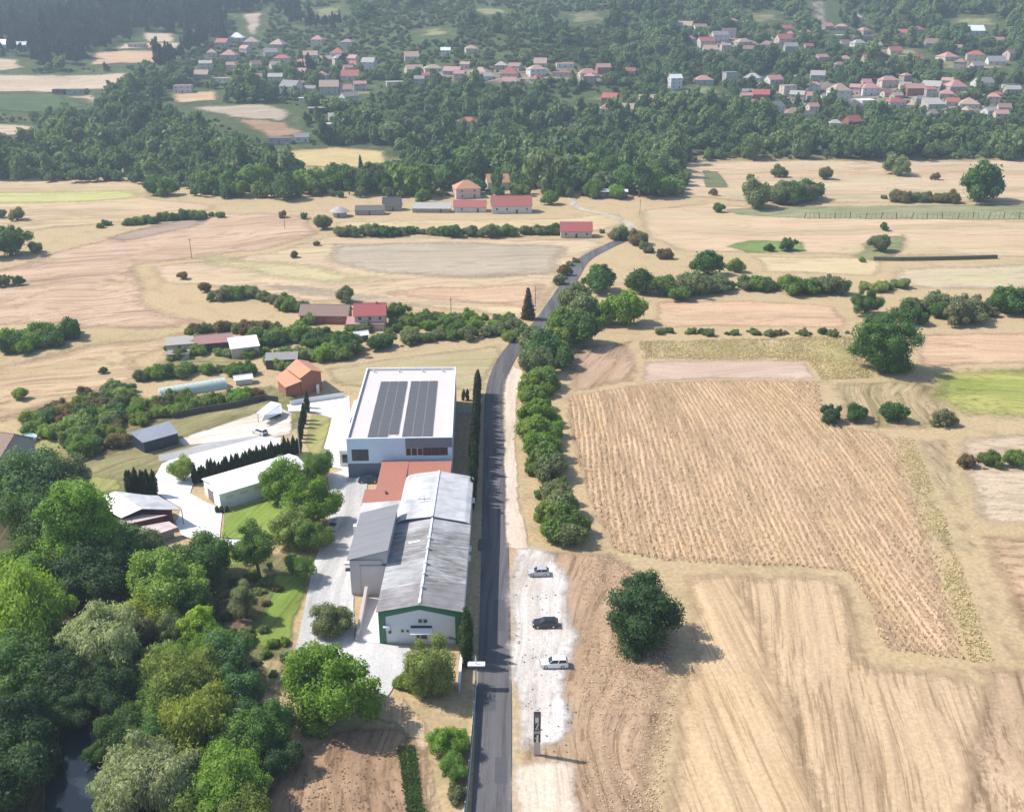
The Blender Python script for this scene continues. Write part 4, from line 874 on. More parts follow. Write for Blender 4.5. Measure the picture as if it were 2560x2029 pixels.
# boundary wall behind the sandy yard
bw = thing('dark_boundary_wall', 'long dark boundary wall behind the sandy yard', 'wall')
wp = [GP(Z3, *q) for q in ((760, 350), (1000, 300), (1250, 262), (1500, 200), (1620, 215))]
for i in range(len(wp) - 1):
    c = (wp[i] + wp[i + 1]) / 2; d = wp[i + 1] - wp[i]
    MB().box((c.x, c.y, .9), (d.length + .05, .25, 1.8), math.atan2(d.y, d.x)).build('wall_panel', plain('dark wall', (.075, .07, .065), .9, .2), bw)
bw2 = thing('white_boundary_wall', 'white boundary wall in front of the orange tiled house', 'wall')
wp = [GP(Z3, *q) for q in ((1720, 240), (1860, 215), (2000, 195), (2156, 172))]
for i in range(3):
    c = (wp[i] + wp[i + 1]) / 2; d = wp[i + 1] - wp[i]
    MB().box((c.x, c.y, .8), (d.length + .03, .3, 1.6), math.atan2(d.y, d.x)).build('wall_panel', WHT, bw2)
    MB().box((c.x, c.y, 1.66), (d.length + .05, .42, .1), math.atan2(d.y, d.x)).build('coping', DARKM, bw2)
# orange tiled house
oh = thing('orange_tiled_house', 'house with two-step orange tiled roof and dark brick walls', 'house')
pslab('roof', Z10, [(640, 690, 5.6), (860, 487, 7.2), (1180, 722, 7.2), (935, 905, 5.6)], ORANT, .16, oh)
g1, g2, g3 = GP(Z10, 860, 487, 7.2), GP(Z10, 1180, 722, 7.2), GP(Z10, 935, 905, 5.6)
off = Vector((g2.x - g3.x, g2.y - g3.y, -1.6)); 
MB().slab([g1, g2, g2 + off, g1 + off], .16).build('roof', ORANT, oh)
pslab('roof', Z10, [(400, 890, 3.4), (640, 700, 4.9), (990, 952, 4.9), (620, 1100, 3.4)], ORANT, .16, oh)
g4 = GP(Z10, 640, 690, 5.6); e1 = g1 + off; e2 = g2 + off
cn = [Vector((q.x, q.y, 0)) for q in (g4, g3, e2, e1)]; cc = sum(cn, Vector()) / 4; cn = [cc + (q - cc) * .86 for q in cn]
r2 = cc + (Vector((g2.x, g2.y, 0)) - cc) * .86; r1 = cc + (Vector((g1.x, g1.y, 0)) - cc) * .86
V = [(q.x, q.y, 0) for q in cn] + [(q.x, q.y, 5.45) for q in cn] + [(r2.x, r2.y, 6.95), (r1.x, r1.y, 6.95)]
MB().add(V, [(0, 1, 5, 4), (1, 2, 6, 8, 5), (2, 3, 7, 6), (3, 0, 4, 9, 7)]).build('wall', BRICKM, oh)
pwalls('wall', Z10, [(430, 890, 3.3), (650, 715, 4.7), (965, 950, 4.7), (620, 1080, 3.3)], 0, BRICKM, oh, .5)
for k, (x, y, z) in enumerate(((1080, 880, 4.2), (1200, 850, 4.2))):
    p = GP(Z10, x, y, z); MB().box((p.x, p.y - .25, z), (1.2, .25, 2.2), math.atan2((e2 - g3).y, (e2 - g3).x)).build('window', PINKW if k == 0 else GLASS, oh)
p = GP(Z10, 800, 1130, 1.4); MB().box((p.x, p.y - .2, 1.4), (2.2, .3, 1.6), R(15)).build('window', GLASS, oh)
p = GP(Z10, 1330, 1210); MB().box((p.x, p.y, 1.3), (.7, .7, 2.6)).build('gate_pier', WHT, oh)

# ================================================================ HOUSES
ROOFC = {'red': tilemat('red tiles', (.40, .125, .105)), 'pink': tilemat('faded pink tiles', (.48, .255, .235)), 'orange': ORANT, 'brown': tilemat('brown tiles', (.30, .20, .16)), 'crimson': REDS,
         'tan': tilemat('tan tiles', (.44, .32, .25)), 'grey': tilemat('grey tiles', (.27, .26, .25)), 'dark': tilemat('dark tiles', (.11, .105, .10)), 'white': plain('white roof', (.70, .70, .70), .6, .08, .4), 'pale': tilemat('pale tiles', (.42, .39, .36))}
WALLC = {'white': plain('whitewash', (.56, .55, .53), .8, .1, .6), 'cream': plain('cream plaster', (.50, .44, .36), .8, .1, .6), 'grey': plain('grey plaster', (.38, .365, .345), .85, .15, .6), 'stone': STONE, 'brick': BRICKM, 'wood': WOOD, 'pink': plain('pink plaster', (.58, .42, .38), .8, .1, .6), 'dark': plain('dark boards', (.07, .065, .06), .8, .2, 1)}
WF = plain('window frame white', (.60, .60, .58), .6); DOORM = plain('door brown', (.13, .08, .05), .6, .2, 2)
WINM = {k: (frame_mesh(*k, WF, .08, .1, 2 if k[0] > 1 else 1), pane_mesh(*k)) for k in ((1.1, 1.3), (.8, 1.0), (1.6, 1.3))}
def house(loc, w, d, h, rz, roof, rc, wc, label, group=None, name='house', cat='house', pitch=.5, win=2, storeys=1, chimney=True, door=True, over=.45):
    e = thing(name, label, cat, loc, rz, group); wm = WALLC[wc]; rm = ROOFC[rc]; base = -1.5 if loc[2] > .3 else -.05
    rh = min(w, d) / 2 * pitch; t = .16; along = w >= d; hw, hd = w / 2, d / 2
    if roof == 'gable':
        if along:
            MB().prism([(-hd, base), (hd, base), (hd, h), (0, h + rh), (-hd, h)], -hw, hw, 'x').build('wall', wm, e)
            o = over; z = h - o * rh / hd + .1
            r1 = MB().slab([(-hw - o, -hd - o, z), (hw + o, -hd - o, z), (hw + o, 0, h + rh + .14), (-hw - o, 0, h + rh + .14)], t).build('roof', rm, e)
            MB().slab([(-hw - o, 0, h + rh + .14), (hw + o, 0, h + rh + .14), (hw + o, hd + o, z), (-hw - o, hd + o, z)], t).build('roof', rm, e)
            MB().box((0, 0, h + rh + .16), (w + 2 * o, .3, .12), taper=(1, .4)).build('ridge', rm, e)
        else:
            MB().prism([(-hw, base), (hw, base), (hw, h), (0, h + rh), (-hw, h)], -hd, hd, 'y').build('wall', wm, e)
            o = over; z = h - o * rh / hw + .1
            r1 = MB().slab([(-hw - o, -hd - o, z), (0, -hd - o, h + rh + .14), (0, hd + o, h + rh + .14), (-hw - o, hd + o, z)], t).build('roof', rm, e)
            MB().slab([(0, -hd - o, h + rh + .14), (hw + o, -hd - o, z), (hw + o, hd + o, z), (0, hd + o, h + rh + .14)], t).build('roof', rm, e)
            MB().box((0, 0, h + rh + .16), (.3, d + 2 * o, .12), taper=(.4, 1)).build('ridge', rm, e)
    elif roof == 'hip':
        MB().box((0, 0, (h + base) / 2), (w, d, h - base)).build('wall', wm, e)
        o = over; k = hd if along else hw; a = (hw - k) if along else 0; b = 0 if along else (hd - k); z = h
        q = [(-hw - o, -hd - o, z), (hw + o, -hd - o, z), (hw + o, hd + o, z), (-hw - o, hd + o, z), (-a, -b, h + rh), (a, b, h + rh)]
        fs = [(0, 1, 5, 4), (2, 3, 4, 5), (1, 2, 5), (3, 0, 4)] if along else [(0, 1, 4), (1, 2, 5, 4), (2, 3, 5), (3, 0, 4, 5)]
        r1 = MB().add(q, fs + [(3, 2, 1, 0)]).build('roof', rm, e)
        MB().box((0, 0, h + .02), (w + 2 * o - .05, d + 2 * o - .05, .14)).build('eaves', wm, e)
    elif roof == 'flat':
        MB().box((0, 0, (h + base) / 2), (w, d, h - base)).build('wall', wm, e)
        r1 = MB().box((0, 0, h + .1), (w + .5, d + .5, .22)).build('roof', rm, e)
    else:
        MB().prism([(-hd, base), (hd, base), (hd, h + rh), (-hd, h)], -hw, hw, 'x').build('wall', wm, e)
        r1 = MB().slab([(-hw - .3, -hd - .4, h + .02), (hw + .3, -hd - .4, h + .02), (hw + .3, hd + .3, h + rh + .16), (-hw - .3, hd + .3, h + rh + .16)], t).build('roof', rm, e)
    if chimney and roof in ('gable', 'hip'):
        MB().box((hw * .45, .1, h + rh * .9), (.55, .55, 1.5)).box((hw * .45, .1, h + rh * .9 + .8), (.7, .7, .12)).build('chimney', WALLC['brick'] if rc != 'grey' else WALLC['grey'], r1)
    wk = (1.1, 1.3) if h > 2.6 else (.8, 1.0); fr, pn = WINM[wk]
    for s in range(storeys):
        z = (h / storeys) * (s + .55)
        for i in range(win):
            x = -hw + w * (i + .5) / win
            if s == 0 and door and i == win // 2: continue
            windowpart(e, fr, (x, -hd - .04, z), 0, pn)
        for sx in (-1, 1):
            if d > 4.5: windowpart(e, fr, (sx * (hw + .04), 0, z), sx * R(90), pn)
    if door: MB().box((-hw + w * (win // 2 + .5) / max(win, 1), -hd - .05, 1.05), (1.0, .12, 2.1)).build('door', DOORM, e)
    return e
def phouse(zn, x, y, wpx, dfac, h, rz, roof, rc, wc, label, **k):
    """base centre (front edge) and width in zone pixels"""
    p = GP(zn, x, y); kx = abs(zn(1, 0)[0] - zn(0, 0)[0]); w = wpx * kx * mpp(p); mx = k.pop('wmax', 20)
    w = min(w * (.98 if p.z > .3 else 1), mx); d = w * dfac
    q = p + Vector((0, d * .5, 0)); q.z = terrain(q.x, q.y) if p.z > .3 else 0
    q.z = min(q.z, p.z + .5)
    FOOT.append((q.x, q.y, max(w, d) * .66))
    return house(q, w, d, h, R(rz), roof, rc, wc, label, **k)
FOOT = []
# --- houses and sheds of the farms on the valley floor
phouse(ZE, 562, 862, 190, .75, 5.2, 4, 'gable', 'crimson', 'pink', 'two-storey house with crimson roof above the orchard', storeys=2, win=3, pitch=.75)
phouse(ZE, 535, 868, 230, .35, 2.4, 2, 'shed', 'pink', 'pink', 'low pink roofed porch in front of the crimson roofed house', win=0, name='porch', cat='shed', chimney=False, door=False, pitch=.5)
phouse(ZE, 280, 826, 300, .45, 3.2, -3, 'gable', 'brown', 'brick', 'long low brown brick barn left of the crimson roofed house', name='barn', cat='barn', win=3, chimney=False, pitch=.7)
phouse(ZE, 505, 935, 80, .7, 2.2, 20, 'gable', 'white', 'dark', 'small dark hut with white roof below the crimson roofed house', name='hut', cat='hut', win=1, chimney=False, door=False)
phouse(ZE, 1857, 288, 195, .55, 3.4, 0, 'gable', 'crimson', 'cream', 'bright red roofed shed at the end of the hedge by the road', name='shed', cat='shed', win=3, chimney=False, pitch=.8)
phouse(ZE, 1450, 135, 250, .5, 4.2, 3, 'gable', 'red', 'white', 'long white farmhouse with red roof and fenced yard', win=4, pitch=.8, wmax=26)
phouse(ZE, 1190, 128, 200, .5, 3.0, 0, 'gable', 'red', 'white', 'low shed with pale red roof beside the long red farmhouse', name='shed', cat='shed', win=2, chimney=False, pitch=.6)
phouse(ZB, 790, 1245, 155, .8, 5.6, 14, 'hip', 'orange', 'pink', 'two-storey house with orange hipped roof behind the farm sheds', storeys=2, win=2, pitch=.7)
phouse(ZB, 985, 1192, 135, .8, 4.6, 10, 'gable', 'orange', 'white', 'white house with orange tiled roof behind the red farm roofs', win=2, pitch=.8)
phouse(ZE, 700, 120, 110, .8, 3.0, 12, 'gable', 'dark', 'stone', 'old stone hut with dark steep roof among the farm bushes', name='hut', cat='hut', win=1, chimney=False, pitch=1.0)
phouse(ZE, 950, 130, 260, .35, 2.2, -2, 'shed', 'pale', 'stone', 'long low stone outbuilding with overgrown pale roof', name='outbuilding', cat='barn', win=2, chimney=False, pitch=.5)
phouse(ZE, 560, 145, 180, .4, 2.4, 3, 'shed', 'dark', 'stone', 'low dark roofed stone outbuilding beside the white cone hut', name='outbuilding', cat='barn', win=1, chimney=False)
phouse(ZB, 1720, 1245, 170, .5, 3.8, -4, 'flat', 'white', 'dark', 'black walled building with flat white roof beside the road bend', win=4, name='building', cat='building', chimney=False)
phouse(ZB, 1590, 1170, 50, 1.0, 4.5, 0, 'flat', 'white', 'white', 'small white square tower half hidden by the round green trees', win=1, name='tower_house', cat='house', chimney=False)
phouse(ZB, 1820, 1030, 90, .5, 3.2, 0, 'gable', 'white', 'white', 'small white house standing before the dark woodland edge', win=2)
# cone-roofed hut
p = GP(ZE, 375, 152); ck = thing('round_hut', 'round hut with pale conical roof at the field edge', 'hut', p)
MB().lathe([(3.6, -.05), (3.6, 2.6)], 14).build('wall', WALLC['grey'], ck); MB().lathe([(5.2, 2.5), (5.3, 2.7), (2.6, 4.2), (.15, 5.2)], 14).build('roof', ROOFC['pale'], ck); MB().box((0, -3.6, 1.0), (1.1, .2, 2.0)).build('door', DOORM, ck)
# farmyard sheds on the left
phouse(Z8, 1120, 250, 160, .5, 2.6, 14, 'shed', 'pale', 'grey', 'low grey shed with pale sloping roof at the left of the farmyard', name='shed', cat='shed', win=1, chimney=False)
phouse(Z8, 1330, 245, 220, .5, 3.0, 16, 'gable', 'pink', 'dark', 'dark shed with faded pink roof in the farmyard', name='shed', cat='shed', win=1, chimney=False, pitch=.6)
phouse(Z8, 1520, 285, 170, .7, 3.4, 22, 'shed', 'white', 'cream', 'shed with bright silver sloping roof in the farmyard', name='shed', cat='shed', win=1, chimney=False, pitch=.5)
phouse(Z8, 1760, 355, 190, .5, 3.0, 8, 'shed', 'grey', 'dark', 'open fronted shed with grey roof behind the orange tiled house', name='shed', cat='shed', win=1, chimney=False, pitch=.25)
phouse(Z8, 1110, 300, 130, .6, 1.8, 10, 'flat', 'grey', 'grey', 'low greenish cold frame shed below the farmyard', name='shed', cat='shed', win=0, chimney=False, door=False)
phouse(Z8, 1520, 455, 100, .6, 1.8, 20, 'gable', 'white', 'white', 'tiny white hut at the far end of the polytunnel', name='hut', cat='hut', win=0, chimney=False, door=False)
# house at the left edge with pool
p = GP(Z8, -60, 960); house(p, 17, 12, 5.6, R(-14), 'gable', 'brown', 'grey', 'grey walled house with brown roof and balcony beside the round pool', win=3, storeys=2, pitch=.6)
p = GP(Z11, 560, 520); pool = thing('round_pool', 'round pale blue pool with white sides on the left garden lawn', 'pool', p)
MB().lathe([(2.5, 0), (2.55, 1.15), (2.35, 1.2), (2.3, .9)], 18).build('wall', plain('pool wall', (.62, .68, .70), .5, .06), pool); MB().lathe([(2.3, .95), (.01, .96)], 18).build('water', plain('pool water', (.30, .48, .52), .1, .05, bump=.05), pool)
MB().box((-2.7, .2, .75), (.5, .6, 1.5)).build('ladder', WHT, pool)
# --- the village: (zone, x, base y, width, roof, colour, walls, storeys, yaw)
V = [(ZC, 165, 300, 110, 'gable', 'pale', 'cream', 2, 10), (ZC, 250, 262, 110, 'gable', 'grey', 'white', 2, 0), (ZC, 310, 240, 90, 'flat', 'tan', 'pink', 3, -6), (ZC, 400, 290, 110, 'hip', 'pale', 'grey', 1, 8), (ZC, 545, 232, 80, 'flat', 'pale', 'cream', 2, 0),
     (ZC, 1010, 248, 110, 'flat', 'white', 'grey', 1, -4), (ZC, 1150, 250, 110, 'flat', 'pale', 'stone', 1, 6), (ZC, 1862, 218, 100, 'gable', 'white', 'white', 1, 0), (ZC, 1690, 385, 130, 'hip', 'pink', 'cream', 1, 12), (ZC, 1860, 388, 170, 'hip', 'red', 'cream', 2, -8), (ZC, 1990, 412, 110, 'gable', 'grey', 'white', 1, 5), (ZC, 1230, 310, 70, 'gable', 'pale', 'stone', 1, 20),
     (ZC, 150, 532, 130, 'hip', 'pink', 'grey', 1, 0), (ZC, 318, 522, 85, 'flat', 'grey', 'grey', 3, 5), (ZC, 460, 518, 110, 'hip', 'pale', 'white', 1, -10), (ZC, 592, 528, 100, 'gable', 'pink', 'white', 1, 6), (ZC, 515, 642, 100, 'gable', 'crimson', 'brick', 2, -12), (ZC, 470, 684, 85, 'hip', 'pale', 'white', 1, 15), (ZC, 600, 722, 110, 'gable', 'grey', 'white', 2, 30), (ZC, 680, 608, 90, 'flat', 'tan', 'cream', 3, 0), (ZC, 740, 642, 90, 'gable', 'pale', 'cream', 2, -18), (ZC, 720, 745, 110, 'hip', 'grey', 'grey', 1, 8), (ZC, 800, 772, 70, 'gable', 'dark', 'white', 2, 25),
     (ZC, 870, 500, 90, 'gable', 'pale', 'grey', 1, -5), (ZC, 1000, 662, 120, 'hip', 'grey', 'white', 4, 0), (ZC, 925, 645, 80, 'gable', 'grey', 'white', 1, 14), (ZC, 1100, 700, 100, 'hip', 'dark', 'grey', 1, 0), (ZC, 1195, 602, 150, 'hip', 'pink', 'white', 2, 5), (ZC, 1310, 552, 120, 'hip', 'pink', 'cream', 2, -8), (ZC, 1350, 692, 180, 'hip', 'red', 'white', 2, 4), (ZC, 1475, 602, 130, 'gable', 'pink', 'brick', 2, 12), (ZC, 1175, 660, 110, 'flat', 'white', 'white', 1, 0), (ZC, 1590, 570, 110, 'gable', 'pale', 'white', 1, -14), (ZC, 1740, 575, 140, 'hip', 'pink', 'grey', 1, 0), (ZC, 1910, 548, 150, 'gable', 'grey', 'white', 1, 4), (ZC, 1825, 685, 120, 'hip', 'tan', 'cream', 1, -10), (ZC, 1945, 725, 90, 'gable', 'pale', 'white', 1, 10), (ZC, 2020, 745, 80, 'gable', 'grey', 'cream', 1, -6), (ZC, 1600, 685, 120, 'shed', 'pale', 'grey', 1, 0), (ZC, 1085, 795, 100, 'gable', 'red', 'brick', 1, 40), (ZC, 978, 805, 70, 'hip', 'pale', 'white', 1, 0), (ZC, 1580, 745, 70, 'gable', 'tan', 'grey', 1, 24), (ZC, 1680, 620, 90, 'hip', 'pale', 'grey', 1, 0), (ZC, 2090, 590, 90, 'gable', 'pale', 'grey', 1, 0), (ZC, 2080, 560, 90, 'flat', 'dark', 'grey', 1, 0),
     (ZB, 460, 462, 110, 'gable', 'tan', 'cream', 1, 18), (ZB, 580, 458, 130, 'hip', 'tan', 'cream', 1, 0), (ZB, 705, 474, 110, 'gable', 'pink', 'grey', 1, -16), (ZB, 880, 482, 170, 'hip', 'tan', 'cream', 1, -5), (ZB, 905, 508, 90, 'gable', 'pale', 'white', 1, 10), (ZB, 1062, 492, 120, 'hip', 'red', 'cream', 1, 0), (ZB, 1230, 484, 110, 'hip', 'tan', 'white', 2, 8), (ZB, 1390, 486, 190, 'flat', 'grey', 'grey', 1, 0), (ZB, 1410, 430, 110, 'flat', 'pink', 'white', 1, 4), (ZB, 1555, 492, 140, 'hip', 'pink', 'white', 1, -7), (ZB, 1650, 470, 90, 'gable', 'pink', 'brick', 2, 10), (ZB, 445, 382, 90, 'gable', 'tan', 'cream', 1, 0), (ZB, 822, 334, 80, 'hip', 'tan', 'cream', 1, 6), (ZB, 662, 342, 60, 'gable', 'white', 'white', 1, 0),
     (ZB, 1695, 665, 95, 'gable', 'red', 'brick', 2, -6), (ZB, 1698, 718, 140, 'hip', 'pale', 'white', 1, 0), (ZB, 1800, 715, 90, 'gable', 'tan', 'pink', 1, 5), (ZB, 1930, 655, 110, 'gable', 'tan', 'cream', 1, -20), (ZB, 795, 795, 140, 'hip', 'red', 'cream', 1, 3), (ZB, 2100, 560, 80, 'gable', 'white', 'white', 3, 12), (ZB, 180, 435, 85, 'gable', 'pale', 'white', 2, -10), (ZB, 60, 505, 110, 'gable', 'pale', 'white', 1, 0), (ZB, 50, 655, 110, 'gable', 'grey', 'white', 2, 30), (ZB, 340, 545, 110, 'flat', 'pale', 'cream', 1, 0), (ZB, 1010, 440, 80, 'hip', 'pale', 'stone', 1, 0), (ZB, 2130, 620, 80, 'flat', 'dark', 'grey', 1, 0),
     (ZA, 1480, 262, 90, 'hip', 'white', 'cream', 1, 0), (ZA, 1570, 288, 110, 'hip', 'pale', 'cream', 1, 8), (ZA, 1392, 292, 80, 'gable', 'pale', 'grey', 1, -5), (ZA, 1430, 372, 130, 'hip', 'pink', 'grey', 1, 4), (ZA, 1740, 305, 100, 'hip', 'tan', 'stone', 1, 0), (ZA, 1765, 392, 170, 'hip', 'red', 'cream', 1, -4), (ZA, 1940, 372, 90, 'gable', 'tan', 'cream', 1, 12), (ZA, 2115, 362, 95, 'hip', 'red', 'white', 1, 0), (ZA, 1140, 588, 110, 'flat', 'grey', 'white', 2, 15), (ZA, 1390, 520, 190, 'flat', 'tan', 'white', 1, -2), (ZA, 1820, 592, 125, 'gable', 'grey', 'white', 2, -8), (ZA, 2060, 592, 120, 'gable', 'tan', 'grey', 2, 6), (ZA, 1900, 645, 55, 'flat', 'white', 'white', 1, 0), (ZA, 1990, 712, 140, 'flat', 'grey', 'dark', 1, 0), (ZA, 2095, 765, 80, 'gable', 'pale', 'white', 1, 18), (ZA, 1750, 905, 150, 'flat', 'dark', 'grey', 1, 4), (ZA, 1890, 895, 90, 'gable', 'grey', 'white', 1, 0), (ZA, 2050, 812, 60, 'flat', 'white', 'white', 1, 8), (ZA, 30, 305, 90, 'gable', 'white', 'white', 1, 0), (ZA, 115, 308, 80, 'gable', 'white', 'white', 1, 5), (ZA, 370, 592, 80, 'flat', 'dark', 'dark', 1, 0), (ZA, 470, 592, 110, 'flat', 'grey', 'grey', 1, -3), (ZA, 850, 300, 180, 'flat', 'tan', 'cream', 1, 2)]
rv = random.Random(21); MORE = 0; taken = [zn(x, y) for zn, x, y, *_ in V]; tr_ = 0
while MORE < 92 and tr_ < 9000:                       # the smaller houses crowded between the larger ones
    tr_ += 1; x0, x1, y0, y1, share = rv.choice(((1560, 2140, 168, 245, 0), (1560, 2140, 168, 245, 0), (850, 1330, 142, 186, 0), (1440, 1720, 58, 118, 0), (1700, 2140, 45, 150, 0), (420, 760, 92, 200, 0)))
    px, py = PD(rv.uniform(x0, x1), rv.uniform(y0, y1))
    if any(abs(px - a_) < 34 and abs(py - b_) < 13 for a_, b_ in taken): continue
    taken.append((px, py)); MORE += 1; zn = ZA if px < 850 else ZB if px < 1700 else ZC; zx = (px - zn(0, 0)[0]) / .3989; zy = py / .3989
    V.append((zn, zx, zy, rv.uniform(58, 92), rv.choice(['gable', 'gable', 'hip']), rv.choice(['pink', 'red', 'tan', 'pale', 'brown', 'grey', 'pink']), rv.choice(['white', 'cream', 'grey', 'pink', 'stone']), rv.choice([1, 1, 2]), rv.uniform(-30, 30)))
RW = {'red': 'red tiled', 'pink': 'faded pink', 'orange': 'orange', 'brown': 'brown', 'crimson': 'crimson', 'tan': 'sandy tiled', 'grey': 'grey', 'dark': 'dark', 'white': 'white', 'pale': 'pale'}
RS = {'gable': 'gabled', 'hip': 'hipped', 'flat': 'flat', 'shed': 'sloping'}; ST = {1: 'low', 2: 'two-storey', 3: 'tall three-storey', 4: 'tower-like'}
def quarter(zn, x, y):
    if zn is ZC: return 'in the hamlet beside the rocky slope' if y < 330 and x < 700 else 'on the hillside above the village' if y < 430 else 'in the village centre' if y < 690 else 'at the village edge above the woods'
    if zn is ZB: return 'in the middle row of the village' if y < 560 else 'among the trees below the village'
    return 'at the foot of the dark conifer hill' if y < 420 else 'beside the small sloping fields'
for (zn, x, y, wp_, roof, rc_, wc, stn, yaw) in V:
    if rc_ in ('grey', 'pale') and rv.random() < .5: rc_ = rv.choice(['brown', 'pink', 'red', 'tan'])
    yaw += rv.uniform(-18, 18)
    lab = '%s %s house with %s %s roof %s' % (ST[stn], wc, RW[rc_], RS[roof], quarter(zn, x, y))
    phouse(zn, x, y, wp_, random.uniform(.6, .9), {1: 3.5, 2: 6.0, 3: 8.8, 4: 11.5}[stn], yaw, roof, rc_, wc, lab, group='village houses', win=2 if wp_ < 100 else 3, storeys=min(stn, 3), pitch=random.uniform(.6, .85), wmax=16, chimney=roof != 'flat' and random.random() < .7)

# ================================================================ CARS
PAINT = {'white': (.72, .73, .74), 'black': (.012, .012, .014), 'navy': (.02, .035, .07), 'silver': (.45, .46, .48)}
def paint(k):
    nm = 'car paint ' + k
    if nm in MATS: return MATS[nm]
    m_, t_, n_, l_, p_ = newmat(nm); MATS[nm] = m_; p_.inputs['Base Color'].default_value = (*PAINT[k], 1); p_.inputs['Roughness'].default_value = .25
    sock(p_, 'Coat Weight').default_value = .6; p_.inputs['Metallic'].default_value = .2 if k in ('silver', 'navy') else 0
    return m_
TYRE = plain('tyre rubber', (.02, .02, .02), .9, .1, 4); LAMP = plain('headlamp', (.7, .7, .68), .1, .02, bump=0); TAIL = plain('tail lamp', (.35, .02, .02), .2, .05, bump=0); PLASTIC = plain('black trim', (.025, .025, .027), .6, .1)
def car(loc, rz, col, style, label, L=4.4, group=None):
    """length along local x, nose at -x"""
    e = thing('parked_car', label, 'car', loc, rz, group); W = 1.78; pm_ = paint(col); s = L / 4.4
    roofz = {'hatch': 1.48, 'estate': 1.55, 'sedan': 1.44}[style]
    body = [(-2.2, .35), (-2.2, .62), (-2.08, .78), (-1.1, .95), (-.85, .97), (1.95, 1.0), (2.15, .9), (2.2, .6), (2.18, .35), (1.75, .22), (-1.8, .22)]
    V_ = []; n = len(body)
    for yy, k in ((-W / 2, 0), (-W / 2 * .93, 1), (W / 2 * .93, 1), (W / 2, 0)): V_.append((yy, k))
    m_ = MB(); rows = []
    for yy, k in ((-W / 2 + .12, .9), (-W / 2, 1.0), (W / 2, 1.0), (W / 2 - .12, .9)):
        rows.append([((x * (.985 if k < 1 else 1)) * s, yy, z if k == 1 else (z + (.03 if z > .7 else 0))) for x, z in body])
    order = [rows[1], [(x * .97, y_ * .86, z + (.06 if z > .85 else 0)) for x, y_, z in rows[1]], [(x * .97, y_ * .86, z + (.06 if z > .85 else 0)) for x, y_, z in rows[2]], rows[2]]
    vs_ = [q for r_ in order for q in r_]; fs_ = []
    for a_ in range(3):
        for i in range(n): fs_.append((a_ * n + i, a_ * n + (i + 1) % n, (a_ + 1) * n + (i + 1) % n, (a_ + 1) * n + i))
    fs_ += [tuple(range(n)), tuple(range(3 * n, 4 * n))[::-1]]
    bd = m_.add(vs_, fs_).build('body', pm_, e); bevel(bd, .06, 2)
    back = {'hatch': (1.6, 2.02), 'estate': (1.85, 2.12), 'sedan': (.75, 1.35)}[style]
    gh = [(-1.0 * s, .96), (back[1] * s, 1.0), (back[0] * s, roofz), (-.25 * s, roofz)]
    wl_, wt = W / 2 * .93, W / 2 * .72
    g = MB().add([(gh[0][0], -wl_, gh[0][1]), (gh[1][0], -wl_, gh[1][1]), (gh[2][0], -wt, gh[2][1]), (gh[3][0], -wt, gh[3][1]), (gh[0][0], wl_, gh[0][1]), (gh[1][0], wl_, gh[1][1]), (gh[2][0], wt, gh[2][1]), (gh[3][0], wt, gh[3][1])],
                 [(0, 1, 2, 3), (7, 6, 5, 4), (0, 3, 7, 4), (1, 5, 6, 2), (3, 2, 6, 7)]).build('glasshouse', GLASS, e)
    rf = MB().box(((gh[2][0] + gh[3][0]) / 2, 0, roofz + .02), (gh[2][0] - gh[3][0] + .14, wt * 2 + .06, .08), taper=(.93, .9)).build('roof', pm_, e); bevel(rf, .03)
    for sy in (-1, 1):
        for (x0, z0), (x1, z1) in ((gh[0], gh[3]), (gh[1], gh[2]), (((gh[0][0] + gh[1][0]) / 2, .98), ((gh[2][0] + gh[3][0]) / 2, roofz))):
            MB().tube([(x0, sy * wl_, z0), (x1, sy * wt, z1)], .045, 5).build('pillar', pm_, e)
        MB().box((-.8 * s, sy * (W / 2 + .08), 1.0), (.16, .22, .13)).build('mirror', pm_, e)
        MB().box((-2.13 * s, sy * .62, .68), (.14, .38, .16)).build('headlight', LAMP, e)
        MB().box((2.12 * s, sy * .68, .82), (.12, .26, .22)).build('tail_light', TAIL, e)
        for wx in (-1.38, 1.32):
            ty = MB().prism([(.32 * math.cos(k * math.pi / 8), .32 * math.sin(k * math.pi / 8)) for k in range(16)], -.1, .1, 'y').build('wheel', TYRE, e, (wx * s, sy * (W / 2 - .08), .32))
            MB().prism([(.2 * math.cos(k * math.pi / 5), .2 * math.sin(k * math.pi / 5)) for k in range(10)], -.112, .112, 'y').build('rim', ALU, ty)
    MB().box((-2.2 * s, 0, .45), (.08, 1.5, .22)).build('bumper', PLASTIC, e); MB().box((2.19 * s, 0, .45), (.08, 1.5, .22)).build('bumper', PLASTIC, e)
    return e
zp = .15
car((5.2, 164.6, zp), R(2), 'silver', 'hatch', 'light silver hatchback parked alone at the far end of the gravel', 4.1)
car((6.0, 147.6, zp), R(2), 'black', 'hatch', 'black car parked in the middle of the pale gravel', 4.6)
car((7.1, 136.2, zp), R(2), 'white', 'estate', 'white estate car parked nearest the totem sign on gravel', 4.6)
q = GP(Z1, 545, 1262); car((q.x, q.y + .6, .15), R(3), 'navy', 'sedan', 'navy blue car parked against the slate blue hall base', 4.9)
q = GP(Z3, 1465, 480); car((q.x, q.y + .5, .15), R(-35), 'white', 'estate', 'white car parked on the sandy yard near the carport', 4.4)
q = GP(Z3, 2075, 1245); car((q.x, q.y, .15), R(80), 'silver', 'hatch', 'small silver car half hidden by yard trees', 3.9)
q = GP(Z11, 640, 900); car((q.x, q.y, .12), R(-30), 'white', 'sedan', 'white car parked beside the grey house with the pool', 4.4)

